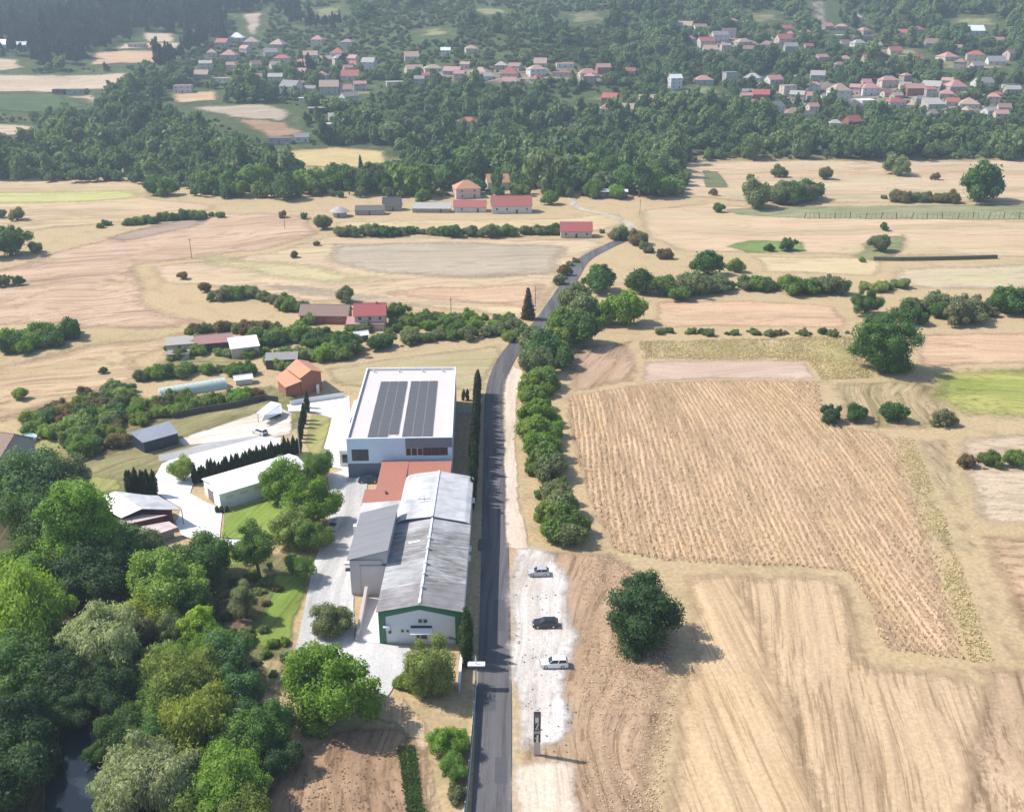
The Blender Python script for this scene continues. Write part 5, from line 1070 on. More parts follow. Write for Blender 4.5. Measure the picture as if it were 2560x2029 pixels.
# ================================================================ SIGNS, FENCES, POLES
tt = thing('totem_sign', 'tall black totem sign with white marks on the gravel edge', 'sign', (3.7, 115.2, .1))
MB().box((0, 0, 1.25), (1.0, .4, 2.5)).build('plinth', plain('totem plinth', (.50, .43, .38), .8, .12, 1), tt)
MB().box((0, 0, 5.1), (1.04, .5, 5.2)).build('panel', plain('totem black', (.02, .02, .018), .4, .15, 1), tt)
mk = MB(); TY = -.27
MARK = plain('totem marks', (.60, .58, .56), .5, .1)
mk.box((0, TY, 7.38), (1.0, .02, .5)); mk.build('top_band', plain('totem grey', (.13, .13, .13), .5), tt)
for nm, boxes in (('mark', [(-.05, 6.55, .55, 1.0), (-.28, 6.1, .12, .3)]), ('mark', [(.12, 5.7, .22, .35), (-.02, 5.3, .2, .4), (-.16, 4.95, .2, .3), (.14, 4.9, .12, .25)]), ('lettering', [(-.36 + k * .145, 4.3, .085, .5) for k in range(6)]), ('mark', [(.08, 3.5, .3, .65), (-.2, 3.25, .22, .2)]), ('mark', [(.05, 2.85, .34, .75)])):
    b_ = MB()
    for x, z, w_, h_ in boxes: b_.box((x, TY, z), (w_, .03, h_))
    b_.build(nm, MARK, tt)
# sign box on a post at the entrance
sg = thing('entrance_sign', 'white topped double board sign on a post at the roadside entrance', 'sign', GP(Z2, 1580, 1680))
MB().tube([(0, 0, 0), (0, 0, 4.6)], .16, 8).build('post', WHT, sg)
MB().box((.1, 0, 4.3), (2.6, .5, .2)).build('board', plain('sign board', (.25, .24, .23), .6), sg)
MB().box((.1, 0, 3.85), (2.5, .34, .6)).build('board', plain('sign dark', (.10, .085, .08), .6), sg)
MB().box((.1, 0, 4.55), (2.8, 1.1, .16)).build('cap', WHT, sg)
MB().lathe([(.14, 4.6), (.1, 5.6), (.02, 6.3)], 6).build('finial', WHT, sg)
# roadside fence on a low wall
fn = thing('roadside_fence', 'dark panel fence with pale posts along the road edge', 'fence')
fp = [GP(Z5, *q) for q in ((1812, 380), (1790, 720), (1765, 1000), (1735, 1321), (1700, 1700))]
for i in range(len(fp) - 1):
    a, b = fp[i], fp[i + 1]; n = max(2, int((b - a).length / 2.4)); an_g = math.atan2((b - a).y, (b - a).x)
    for k in range(n):
        p0 = a + (b - a) * (k / n); p1 = a + (b - a) * ((k + 1) / n); c = (p0 + p1) / 2; Ls = (p1 - p0).length
        MB().box((c.x, c.y, .25), (Ls, .3, .5), an_g).build('plinth', WHT, fn)
        MB().box((c.x, c.y, 1.15), (Ls - .16, .05, 1.25), an_g).build('panel', DARKM, fn)
        MB().box((p0.x, p0.y, .95), (.14, .14, 1.9), an_g).build('post', CONW, fn)
# yard gate wall
gw = thing('entrance_wall', 'pale entrance wall panel beside the roadside sign', 'wall')
a = GP(Z2, 1410, 1700); MB().box((a.x + .2, a.y + 2.8, 1.0), (.3, 7.5, 2.0)).build('wall_body', PINKW, gw); MB().box((a.x + .2, a.y + 2.8, 2.05), (.42, 7.6, .1)).build('coping', WHT, gw)
# utility poles
for k, (zn, x, y, h, lab) in enumerate(((PD, 404, 545, 9, 'tall wooden utility pole standing alone in the left stubble field'), (PD, 950, 672, 8, 'dark wooden pole in the shrubs before the long field fence'), (PD, 1347, 452, 8, 'wooden pole beside the road bend'), (PD, 600, 482, 7, 'wooden pole among dry bushes at the top of the left field'), (Z3, 1795, 640, 8.5, 'concrete pole rising from the cypress row by the yard'), (ZE, 1600, 720, 8, 'thin pole beside the spiky tree at the roadside'))):
    p = GP(zn, x, y); u = thing('utility_pole', lab, 'pole', p, R(20 * k), 'utility poles')
    MB().tube([(0, 0, -.2), (0, 0, h)], [.16, .11], 7).build('mast', WOOD if k != 4 else CONW, u); MB().box((0, 0, h - .7), (1.6, .12, .12)).build('crossarm', WOOD, u)
    for s in (-.6, .6): MB().lathe([(.05, 0), (.07, .12), (.03, .2)], 6, (s, 0, h - .64)).build('insulator', WHT, u)
# wire fence at the edge of the long field
lf = thing('field_fence', 'thin wooden post fence along the long field behind the orchard', 'fence')
a, b = GP(PD, 800, 648), GP(PD, 1105, 690)
for k in range(22):
    p = a + (b - a) * (k / 21); MB().box((p.x, p.y, .65), (.12, .12, 1.4)).build('post', WOOD, lf)
for z in (.6, 1.1): MB().tube([(a.x, a.y, z), (b.x, b.y, z)], .02, 4).build('wire', DARKM, lf)
# vineyard posts
vf = thing('vineyard_posts', 'row of pale leaning posts along the green strip of vines', 'fence')
for k in range(46):
    p = GP(ZF, 995 + k * 27, 352 - 2 * math.sin(k)); o = MB().box((0, 0, 1.6), (.35, .3, 3.3)).build('post', plain('pale posts', (.42, .36, .29), .9, .2) if k % 3 else plain('dark posts', (.13, .105, .08), .9, .2), vf, p); o.rotation_euler = (0, R(random.uniform(-14, 14)), 0)
# stone wall / bank at the far right
bk = thing('dark_bank', 'low dark earth bank dividing the pale fields', 'bank')
pts_ = [GP(ZF, *q) for q in ((1360, 572), (1500, 574), (1650, 572), (1830, 568), (2010, 562))]
for i in range(4):
    a, b = pts_[i], pts_[i + 1]; c = (a + b) / 2; d = b - a
    MB().box((c.x, c.y, .7), (d.length, 2.2, 1.8), math.atan2(d.y, d.x), taper=(1, .5)).build('bank_section', plain('dark earth', (.12, .10, .06), 1, .3, .8, bump=.6), bk)

# ================================================================ VEGETATION: NEAR
W = 'in the streamside wood'
NEAR = [  # centre x, y, half width (overview pixels), kind, tone, label, height factor
    (62, 1290, 92, 'willow', 'lime', 'bright lime green willow at the front of the streamside wood', 1.05), (15, 1230, 70, 'round', 'green', 'fresh green tree behind the lime green willow', 1.0),
    (45, 1035, 78, 'round', 'teal', 'bluish green tree in the streamside wood below the left garden', 1.0), (125, 1020, 62, 'round', 'dusty', 'dusty green tree behind the wood facing the garden lawn', 1.0),
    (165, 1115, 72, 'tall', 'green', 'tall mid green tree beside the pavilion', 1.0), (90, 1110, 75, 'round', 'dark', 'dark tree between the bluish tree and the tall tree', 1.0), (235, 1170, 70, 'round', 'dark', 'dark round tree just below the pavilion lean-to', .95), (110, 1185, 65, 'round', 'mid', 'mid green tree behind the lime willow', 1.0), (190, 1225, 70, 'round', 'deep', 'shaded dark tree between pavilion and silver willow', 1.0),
    (210, 1345, 82, 'willow', 'silver', 'pale silver willow with rounded top in the streamside wood', .95), (285, 1335, 42, 'round', 'grey', 'small greyish tree beside the pale silver willow', 1.0), (330, 1395, 40, 'round', 'pale', 'small pale cream green tree between willows', .9),
    (345, 1235, 72, 'round', 'olive', 'olive green tree with loose crown beside the round dark tree', 1.0), (320, 1290, 55, 'round', 'yellow', 'yellowish green tree under the loose olive tree', .9), (420, 1185, 58, 'round', 'dark', 'dense round dark green tree beside the small lower lawn', 1.05), (415, 1322, 34, 'spike', 'lime', 'small bright lime tree at the garden edge', .7), (392, 1265, 45, 'round', 'mid', 'mid green tree between the olive tree and the dark garden soil', 1.0),
    (455, 1400, 62, 'round', 'teal', 'bluish green tree at the edge of the dry lawn', 1.0), (495, 1470, 58, 'round', 'teal', 'dark bluish tree beside the dry straw lawn', 1.05), (385, 1440, 74, 'willow', 'olive', 'olive green willow with drooping sprays', 1.0), (420, 1520, 80, 'willow', 'yellow', 'yellow green willow in the middle of the wood', .9), (345, 1480, 55, 'round', 'mid', 'mid green tree beside the drooping olive willow', 1.0),
    (318, 1640, 88, 'willow', 'silver', 'large silvery grey willow at the stream bend', .95), (255, 1655, 60, 'willow', 'silver', 'smaller silvery willow overhanging the stream', .9), (485, 1650, 76, 'willow', 'green', 'fresh green willow beside the shaded bare soil', .9), (400, 1680, 62, 'round', 'olive', 'olive tree between silver willow and fresh green willow', .9), (330, 1580, 55, 'round', 'dark', 'dark tree above the large silver willow', 1.0),
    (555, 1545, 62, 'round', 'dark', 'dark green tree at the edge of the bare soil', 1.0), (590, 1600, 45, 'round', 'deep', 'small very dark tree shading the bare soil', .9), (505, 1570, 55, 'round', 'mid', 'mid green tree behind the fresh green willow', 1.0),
    (688, 1450, 84, 'round', 'green', 'big bright green tree casting a dark shadow on bare soil', 1.1), (655, 1520, 38, 'shrub', 'olive', 'olive shrub under the big bright green tree', 1.0),
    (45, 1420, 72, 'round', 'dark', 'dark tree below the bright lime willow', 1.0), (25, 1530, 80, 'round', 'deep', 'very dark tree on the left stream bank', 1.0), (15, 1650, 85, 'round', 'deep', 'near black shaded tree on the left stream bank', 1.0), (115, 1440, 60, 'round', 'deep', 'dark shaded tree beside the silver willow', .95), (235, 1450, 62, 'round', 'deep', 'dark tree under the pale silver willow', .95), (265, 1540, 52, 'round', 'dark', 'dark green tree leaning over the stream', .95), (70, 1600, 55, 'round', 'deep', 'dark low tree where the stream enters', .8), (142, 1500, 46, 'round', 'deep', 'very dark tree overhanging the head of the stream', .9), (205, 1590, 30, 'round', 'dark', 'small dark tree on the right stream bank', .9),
    (600, 1020, 44, 'round', 'green', 'green tree in front of the white hall roof end', 1.1), (655, 1070, 52, 'round', 'green', 'bright green tree shading the concrete yard', 1.1), (668, 985, 34, 'round', 'mid', 'mid green tree between dry lawn and white drive', 1.1), (615, 1115, 44, 'round', 'pale', 'pale green tree beside the bright lawn', 1.0), (655, 1135, 36, 'round', 'mid', 'mid green tree above the mushroom shaped tree', 1.0), (515, 1265, 30, 'tall', 'dusty', 'tall thin dusty tree rising from the garden soil bed', .9), (540, 1160, 40, 'tall', 'mid', 'slender upright green tree at the lawn corner', 1.0),
    (630, 1190, 36, 'flat', 'mid', 'clipped mushroom shaped tree beside the concrete yard', .9), (908, 1405, 52, 'lone', 'pale', 'slender pale green birch in front of the green gable', 1.3), (850, 1437, 26, 'shrub', 'olive', 'rounded olive shrub beside the slender birch', 1.0), (945, 1565, 40, 'round', 'green', 'green tree against the roadside fence', 1.0), (955, 1615, 36, 'round', 'mid', 'mid green tree further along the roadside fence', 1.0), (962, 1670, 26, 'shrub', 'dusty', 'dusty shrub at the near end of the roadside fence', 1.0),
    (1350, 1292, 80, 'lone', 'deep', 'dense dark green tree standing alone beside the stubble field', .86), (1366, 1355, 22, 'shrub', 'teal', 'small bluish bush at the foot of the lone dark tree', 1.0),
    (1866, 724, 66, 'lone', 'dark', 'big lone green tree in the right-hand fields', .9), (1824, 640, 30, 'round', 'dark', 'dark tree just behind the big lone field tree', 1.1), (385, 990, 26, 'round', 'pale', 'small light green tree on the white terrace', 1.2), (700, 1310, 40, 'round', 'dusty', 'thin leafless greyish tree beside the concrete yard', .9)]
for x, y, r_, k, tn, lab, zs in NEAR: tree_at(PD, x, y, r_ * (1.16 if x < 720 and y > 950 and k != 'flat' else 1.0), k, tn, lab, 'trees of the valley floor', zs)
WP = [(p.x, p.y) for p in poly(PD, [(-120, 1010), (110, 985), (180, 1060), (270, 1160), (400, 1240), (450, 1330), (470, 1420), (520, 1500), (590, 1560), (560, 1620), (540, 1760), (280, 1760), (235, 1520), (90, 1500), (30, 1620), (60, 1760), (-120, 1760)])]
rg = random.Random(15); have = [(o.location.x, o.location.y, o.scale.x) for o in COL.objects if o.name.startswith('tree') and o.parent is None]; k_ = 0; tr_ = 0
while k_ < 40 and tr_ < 3000:
    tr_ += 1; x, y = rg.uniform(-75, -10), rg.uniform(95, 235); r_ = rg.uniform(2.4, 4.6)
    if inside(WP, x, y) and all((x - a_) ** 2 + (y - b_) ** 2 > ((c_ + r_) * .55) ** 2 for a_, b_, c_ in have):
        k_ += 1; have.append((x, y, r_)); tree('round', (x, y, 0), r_, rg.choice(['mid', 'dark', 'teal', 'olive', 'dark', 'green', 'dusty']), '{} tree filling a gap between the taller streamside trees', 'undergrowth trees of the streamside wood', rg.uniform(.9, 1.2))
for (x, y, r_, tn) in ((515, 1290, 16, 'brown'), (520, 1330, 16, 'dusty'), (600, 1350, 14, 'olive'), (560, 1270, 12, 'brown'), (545, 1245, 12, 'pale'), (505, 1260, 14, 'olive'), (575, 1355, 16, 'mid'), (480, 1300, 14, 'dark'), (505, 1375, 16, 'dark'), (540, 1395, 12, 'dusty'), (530, 1215, 18, 'mid'), (560, 1225, 16, 'olive'), (495, 1230, 18, 'dark'), (585, 1240, 12, 'brown'), (520, 1350, 20, 'mid'), (555, 1325, 14, 'dusty'), (490, 1340, 20, 'dark'), (560, 1375, 16, 'olive'), (530, 1420, 16, 'mid'), (600, 1385, 14, 'dusty'), (575, 1420, 12, 'olive')):
    tree_at(PD, x, y, r_, 'shrub', tn, '{} garden shrub on the dark soil bed beside the lawn', 'garden shrubs by the lawn')
# cypresses along the road beside the hall
for i in range(44):
    y = 191 + i * 1.6; x = -8.9 + (y - 191) * -.012 + random.uniform(-.15, .15)
    tree('cypress', (x, y, 0), random.uniform(.9, 1.15), 'cypress', 'dark green cypress in the roadside row along the solar hall, ' + ('by its red roofed end' if i < 14 else 'beside its middle' if i < 30 else 'by its far end'), 'roadside cypresses', random.uniform(.9, 1.15), cat='cypress')
for i, (x, y, h) in enumerate(((-8.2, 138.6, 1.25), (-8.0, 140.4, 1.15), (-7.6, 136.4, 1.05), (-8.0, 142.6, .95))):
    tree('cypress', (x, y, 0), 1.15, (.030, .055, .016), 'tall cypress at the front corner of the green gable', 'cypresses at the green gable', h * .95, cat='cypress')
for q in ((1455, 462), (1497, 462)):
    p = GP(Z1, *q); tree('cypress', p, .6, 'deep', 'small black green cypress against the white garden wall', 'pair of small cypresses', .8, cat='cypress')
# clipped cypress hedge between white hall and terrace
a, b = GP(Z3, 935, 880), GP(Z3, 1800, 625)
for i in range(40):
    p = a + (b - a) * (i / 39); tree('cypress', (p.x, p.y + random.uniform(-.2, .2), 0), random.uniform(.55, .7), 'cypress', 'dark cypress in the dense row behind the white hall, ' + ('doorway end' if i < 13 else 'middle part' if i < 27 else 'end by the pole'), 'cypress row behind the white hall', random.uniform(.85, 1.2), cat='cypress')
for q in ((1850, 200), (1865, 235), (1840, 300), (1820, 360), (1808, 420), (1800, 480), (1830, 330), (1812, 450)):
    p = GP(Z3, q[0], q[1] + 60); tree('cypress', p, .7, 'cypress', 'dark cypress in the short row beside the dry lawn', 'cypress row by the dry lawn', random.uniform(.9, 1.25), cat='cypress')
for k in range(7):
    p = GP(Z3, 400 + k * 36, 965 + 2 * k); tree('cypress', p, .95, 'cypress', 'clipped dark cypress in the block behind the pavilion', 'cypress block by the pavilion', random.uniform(.85, 1.05), cat='cypress')
RM = [('the gravel parking', GP(PD, 1150, 1180)), ('the maize corner', GP(PD, 1180, 1000)), ('the solar hall', GP(PD, 1060, 880)), ('the fallow field', GP(PD, 1200, 770)), ('the orchard strip', GP(PD, 1090, 690))]
# bushes lining the road
for i, (x, y, r_, tn, k) in enumerate(((1120, 715, 34, 'dusty', 'mround'), (1150, 735, 42, 'teal', 'mround'), (1130, 765, 40, 'dusty', 'mround'), (1185, 755, 30, 'dark', 'mround'), (1175, 715, 30, 'olive', 'mround'), (1120, 805, 28, 'olive', 'mround'), (1145, 795, 32, 'mid', 'mround'), (1122, 838, 32, 'olive', 'mround'), (1130, 872, 34, 'green', 'mround'), (1128, 905, 38, 'olive', 'mround'), (1140, 940, 42, 'green', 'mround'), (1150, 965, 40, 'mid', 'mround'), (1125, 985, 28, 'olive', 'shrub'), (1160, 985, 34, 'dusty', 'mround'), (1165, 1040, 34, 'dusty', 'mround'), (1180, 1068, 40, 'dusty', 'mround'), (1150, 1090, 36, 'olive', 'mround'), (1192, 1100, 42, 'mid', 'mround'), (1205, 1125, 34, 'dusty', 'mround'), (1165, 1120, 32, 'mid', 'mround'))):
    tree_at(PD, x, y, r_ * 1.08, k, tn, lambda p_: '{} roadside bush in the hedge nearest ' + near(p_, RM), 'hedge bushes along the road', 1.0, cat='bush', name='bush')
rg = random.Random(77)
for k in range(64):
    t = (k + .5) / 64; x = 1128 + 62 * t ** 2 + 20 * math.sin(k * 2.1) ; y = 720 + 412 * t
    tree_at(PD, x + rg.uniform(-10, 16), y + rg.uniform(-6, 6), rg.uniform(11, 22), 'shrub', rg.choice(['olive', 'mid', 'dusty', 'green', 'mid']), lambda p_: '{} low shrub under the roadside hedge nearest ' + near(p_, RM), 'low shrubs of the road hedge', rg.uniform(1.0, 1.5), cat='hedge shrub', name='hedge_shrub')
# garden bushes on the left plots
rg = random.Random(5)
GM = [('the polytunnel', GP(Z3, 900, 110)), ('the navy shed', GP(Z3, 600, 520)), ('the round pool', GP(Z11, 560, 520)), ('the dark boundary wall', GP(Z3, 1300, 260)), ('the dry left field', GP(Z8, 250, 640))]
TA, TB = GP(Z3, 655, 165), GP(Z3, 1190, 75)
PLOT = [(p.x, p.y) for p in poly(Z8, [(170, 650), (520, 530), (720, 480), (960, 560), (1500, 480), (1640, 520), (1620, 560), (1000, 660), (800, 730), (740, 860), (480, 930), (430, 830), (250, 770)])]
xs_ = [q[0] for q in PLOT]; ys_ = [q[1] for q in PLOT]; cnt = 0
while cnt < 100:
    x, y = rg.uniform(min(xs_), max(xs_)), rg.uniform(min(ys_), max(ys_))
    tq = min(max(((x - TA.x) * (TB.x - TA.x) + (y - TA.y) * (TB.y - TA.y)) / (TB - TA).length_squared, 0), 1); tp = TA + (TB - TA) * tq
    if inside(PLOT, x, y) and (tp.x - x) ** 2 + (tp.y - y) ** 2 > (7.5 if y < tp.y else 4.5) ** 2:
        cnt += 1; tree('shrub', (x, y, 0), rg.uniform(1.4, 3.9), rg.choice(['mid', 'olive', 'dusty', 'pale', 'teal', 'brown', 'olive', 'green']), '{} bushy plant in the overgrown plots nearest ' + near((x, y), GM), 'bushes of the garden plots', rg.uniform(.8, 1.2), name='garden_bush', cat='garden bush')
def line(zn, pts, n, r0, r1, kind, tones, label, group, jit=3, zs=1.0, cat='shrub'):
    n = int(n * 1.2); jit *= 1.6; r1 *= 1.5; r0 *= .8; nm_ = {'hedge tree': 'hedge_tree', 'orchard tree': 'orchard_tree'}.get(cat)
    P = [Vector((*p, 0)) for p in pts]; Ls = [(P[i + 1] - P[i]).length for i in range(len(P) - 1)]; T = sum(Ls)
    for k in range(n):
        t = min(max((k + .5 + rg.uniform(-.75, .75)) / n, 0), 1) * T; i = 0
        while i < len(Ls) - 1 and t > Ls[i]: t -= Ls[i]; i += 1
        q = P[i] + (P[i + 1] - P[i]) * (t / Ls[i]); tree_at(zn, q.x + rg.uniform(-jit, jit), q.y + rg.uniform(-jit, jit) * .6, rg.uniform(r0, r1), kind, rg.choice(tones), label, group, zs * rg.uniform(.85, 1.2), cat, name=nm_)
GRN = ['mid', 'dark', 'dusty', 'olive', 'teal']
line(PD, [(340, 745), (420, 730), (520, 735), (600, 770)], 16, 9, 14, 'shrub', ['olive', 'dusty', 'mid', 'pale'], '{} bush around the farmyard sheds', 'bushes around the farmyard', 14)
line(PD, [(620, 690), (760, 700), (860, 690), (1000, 685), (1080, 700)], 26, 10, 15, 'shrub', ['mid', 'dusty', 'olive', 'green'], '{} low bush between the orchard rows', 'bushes between the orchard rows', 16)
line(PD, [(300, 790), (340, 785), (440, 775), (540, 780)], 14, 12, 20, 'shrub', ['dark', 'mid', 'green', 'dusty'], '{} bush behind the polytunnel below the farmyard', 'bushes behind the polytunnel')
line(PD, [(540, 715), (620, 705), (720, 720), (745, 740)], 26, 12, 20, 'mround', ['dark', 'mid', 'dark', 'olive'], '{} orchard tree below the crimson roofed house', 'orchard below the crimson roof', 12, .8, 'orchard tree')
line(PD, [(570, 745), (650, 750), (760, 735)], 18, 11, 17, 'shrub', ['olive', 'mid', 'pale', 'green'], '{} orchard bush above the olive field', 'orchard bushes above the olive field', 8)
line(PD, [(800, 715), (900, 705), (1000, 700), (1080, 690)], 24, 11, 17, 'mround', ['mid', 'dusty', 'dark', 'dusty'], '{} orchard tree in the strip beside the road', 'orchard strip beside the road', 9, .75, 'orchard tree')
line(PD, [(830, 675), (930, 670), (1020, 668), (1090, 672)], 14, 10, 16, 'shrub', ['dusty', 'mid', 'olive'], '{} bush along the fence of the long field', 'bushes along the long field fence', 5)
line(PD, [(700, 488), (860, 486), (1000, 487), (1180, 484)], 34, 10, 15, 'mround', ['dark', 'dusty', 'mid', 'dusty'], '{} shrubby tree in the straight hedge before the farm', 'straight field hedge', 2, .8, 'hedge tree')
line(PD, [(480, 615), (560, 628), (640, 645)], 20, 11, 16, 'shrub', ['dusty', 'grey', 'mid'], '{} thicket bush in the left field', 'thicket in the left field', 6)
line(PD, [(200, 475), (280, 468), (360, 458), (460, 452)], 18, 8, 12, 'shrub', ['dark', 'dusty', 'olive'], '{} bush on the curving bank of the far left field', 'bushes on the left field bank', 3)
line(PD, [(20, 725), (80, 715), (150, 695)], 12, 16, 26, 'shrub', ['olive', 'mid', 'dark', 'green'], '{} bush in the clump at the left field edge', 'bush clump at the left edge', 8)
line(PD, [(1200, 620), (1230, 655), (1180, 690), (1215, 690)], 9, 24, 34, 'mround', ['dark', 'mid', 'dusty'], '{} leafy tree in the roadside copse beyond the orchard', 'roadside copse', 6, 1.0, 'tree')
for x, y, r_, tn, lab in ((1262, 588, 40, 'dark', 'tall dark tree at the top of the roadside copse'), (1320, 655, 48, 'green', 'bright green round tree at the corner of the peach field'), (1350, 595, 36, 'dark', 'dark tree behind the bright green round tree'), (1400, 602, 32, 'mid', 'mid green tree right of the roadside copse'), (1492, 556, 36, 'dark', 'dark round tree standing above the field hedge'), (1460, 595, 28, 'dusty', 'dusty tree below the dark round hedge tree'), (1550, 560, 20, 'olive', 'small olive tree above the field hedge')):
    tree_at(PD, x, y, r_, 'mround', tn, lab, 'trees of the valley floor')
line(PD, [(1420, 615), (1500, 600), (1600, 600), (1700, 600), (1770, 605)], 24, 13, 21, 'mround', ['dark', 'dusty', 'mid', 'grey'], '{} shrubby tree in the long hedge above the peach field', 'long hedge above the peach field', 6, .8, 'hedge tree')
line(PD, [(1800, 600), (1850, 605), (1900, 600)], 6, 11, 15, 'shrub', ['olive', 'pale', 'dusty'], '{} bush at the end of the long hedge', 'bushes at the hedge end')
line(PD, [(1900, 660), (1960, 645), (2040, 650), (2120, 645), (2260, 640)], 26, 20, 28, 'mround', ['dark', 'dark', 'grey', 'dusty'], '{} shrubby tree in the thick right-hand hedge', 'thick right-hand hedge', 12, .85, 'hedge tree')
line(PD, [(1380, 697), (1500, 700), (1620, 700), (1780, 700)], 20, 5, 9, 'shrub', ['dark', 'dusty', 'olive', 'brown'], '{} bush between peach field and tall grass', 'bushes below the peach field', 3)
for x, y, r_, tn, lab in ((1750, 872, 28, 'deep', 'dark bush at the left of the field clump'), (1805, 870, 28, 'dark', 'dark bush in the middle of the field clump'), (1885, 868, 34, 'dark', 'round dark tree at the right of the field clump'), (1985, 880, 28, 'grey', 'greyish bush standing apart in the right field'), (2040, 972, 20, 'brown', 'brownish bush at the left of the field corner row'), (2085, 967, 25, 'mid', 'green bush in the middle of the field corner row'), (2135, 964, 30, 'mid', 'green bush at the right of the field corner row')):
    tree_at(PD, x, y, r_, 'mround', tn, lab, 'bushes in the right fields', .85, cat='bush', name='bush')
for x, y, r_, tn, lab in ((2065, 388, 56, 'dark', 'broad dark tree on the far right field'), (1890, 350, 28, 'dusty', 'dusty tree at the woodland edge of the far right field'), (1640, 362, 17, 'dusty', 'small dusty round tree on the far stubble field'), (1737, 365, 19, 'grey', 'small greyish round tree on the far stubble field'), (1502, 405, 10, 'brown', 'small brown bush near the dark crop patch'), (1580, 374, 9, 'brown', 'tiny brown bush on the far stubble field'), (1970, 372, 10, 'brown', 'tiny brown bush before the broad dark tree'), (1855, 512, 26, 'dusty', 'dusty round tree in the small garden plot'), (1862, 478, 12, 'dark', 'small dark tree above the garden plot tree'), (1660, 516, 18, 'dark', 'dark tree on the small green plot'), (1620, 522, 11, 'dark', 'small dark bush on the green plot'), (1512, 438, 14, 'mid', 'green bush beside the vineyard strip'), (1815, 547, 8, 'olive', 'small olive bush below the garden plot'),
        (18, 512, 42, 'dark', 'big dark tree at the left edge of the stubble field'), (35, 452, 18, 'grey', 'round greyish tree above the big left tree'), (2, 450, 13, 'grey', 'small greyish tree at the far left'), (38, 592, 14, 'dark', 'dark bush below the big left tree'), (10, 592, 16, 'dusty', 'dusty bush below the big left tree'), (75, 522, 16, 'dusty', 'low dusty bush right of the big left tree'), (385, 580, 12, 'brown', 'small brown pointed bush alone in the left field'), (620, 536, 10, 'brown', 'small brown bush in the middle of the left field'), (668, 513, 7, 'brown', 'tiny brown bush near the hedge end'), (725, 622, 22, 'dusty', 'round dusty tree alone behind the crimson roof'), (432, 605, 15, 'brown', 'brown bush left of the thicket'), (445, 625, 13, 'dusty', 'dusty bush beside the thicket'), (640, 455, 9, 'dark', 'dark bush near the pole at the field top'), (595, 452, 10, 'brown', 'brown bush by the pole at the field top'), (680, 468, 22, 'dusty', 'dusty bush at the left end of the straight hedge'), (218, 780, 10, 'dark', 'small dark shrub in the dry meadow'), (838, 658, 24, 'mid', 'green tree beside the crimson roofed house'), (655, 672, 16, 'pale', 'pale green bush behind the brown barn'), (40, 830, 18, 'olive', 'olive bush in the dry left field'), (1190, 570, 16, 'brown', 'brown dry bush at the left of the road'), (1180, 590, 14, 'grey', 'grey dry bush at the left of the road')):
    tree_at(PD, x, y, r_, 'mround', tn, lab, 'lone bushes and trees in the fields', 1.0)
line(PD, [(1590, 410), (1650, 408), (1720, 405)], 8, 16, 26, 'mround', ['dark', 'dusty', 'grey'], '{} tree in the dark clump on the far stubble field', 'far field clump', 4, .9, 'tree')
line(PD, [(1860, 418), (1960, 418), (2020, 415)], 10, 9, 14, 'shrub', ['dusty', 'brown', 'grey'], '{} low bush beside the broad dark far tree', 'bushes by the broad dark tree')
line(PD, [(1270, 490), (1330, 495), (1360, 520), (1400, 545)], 12, 9, 17, 'shrub', ['dusty', 'brown', 'grey'], '{} dry bush on the verge where the road bends', 'dry bushes at the road bend', 6)
line(PD, [(390, 700), (440, 690), (500, 690), (600, 690)], 12, 9, 15, 'shrub', ['dusty', 'olive', 'brown'], '{} dry bush above the farmyard sheds', 'bushes above the farmyard')
for x, y in ((1212, 555), (1200, 562)): tree_at(PD, x, y - 6, 9, 'shrub', 'grey', 'grey dry bush beside the far road', 'dry bushes by the far road')
# spiky conifer by the road
tree_at(PD, 1112, 640, 17, 'conifer', (.075, .055, .035), 'spiky brownish conifer standing alone at the roadside', 'trees of the valley floor', 1.2)
tree_at(PD, 760, 345, 8, 'conifer', 'deep', 'tiny dark conifer beside the yellow field', 'trees of the valley floor', 1.3)

# ================================================================ WOODLAND
WM = [('the yellow field', GP(PD, 700, 335)), ('the red farmhouse', GP(PD, 1075, 435)), ('the far right stubble', GP(PD, 1700, 350)), ('the lime strip', GP(PD, 100, 400)), ('the black walled building', GP(PD, 1290, 410)), ('the round hut', GP(PD, 720, 430)), ('the brown hill field', GP(PD, 560, 280)), ('the red roofed house among trees', GP(PD, 985, 265)), ('the broad dark far tree', GP(PD, 2065, 390))]
edge = [(330, 392, 30), (350, 395, 26), (440, 385, 34), (480, 400, 24), (540, 375, 40), (600, 395, 38), (650, 385, 36), (700, 380, 30), (725, 370, 34), (785, 378, 42), (840, 395, 26), (870, 388, 36), (935, 375, 34), (890, 415, 20), (1095, 368, 22), (1130, 378, 26), (1090, 400, 18), (1160, 418, 20), (1230, 360, 42), (1285, 365, 40), (1330, 380, 42), (1385, 385, 36), (1425, 395, 20), (1250, 400, 24), (1300, 405, 22), (980, 340, 36), (1020, 345, 36)]
for x, y, r_ in edge:
    tree_at(PD, x, y, r_, 'mround', rg.choice(['mid', 'green', 'dark', 'mid', 'olive']), lambda p_: '{} rounded tree at the woods front edge nearest ' + near(p_, WM), 'front edge of the woods', 1.0)
CLEAR = []
for o in list(COL.objects):
    if o.name.split('.')[0] in ('hill_field', 'yellow_field', 'bare_slope') or (o.name.startswith('stubble_field') and min(v.co.y for v in o.data.vertices) > 560):
        xs0 = [v.co.x for v in o.data.vertices]; ys0 = [v.co.y for v in o.data.vertices]; pts0 = [(v.co.x, v.co.y) for v in o.data.vertices]
        CLEAR.append((min(xs0), max(xs0), min(ys0), max(ys0), np.array(pts0)))
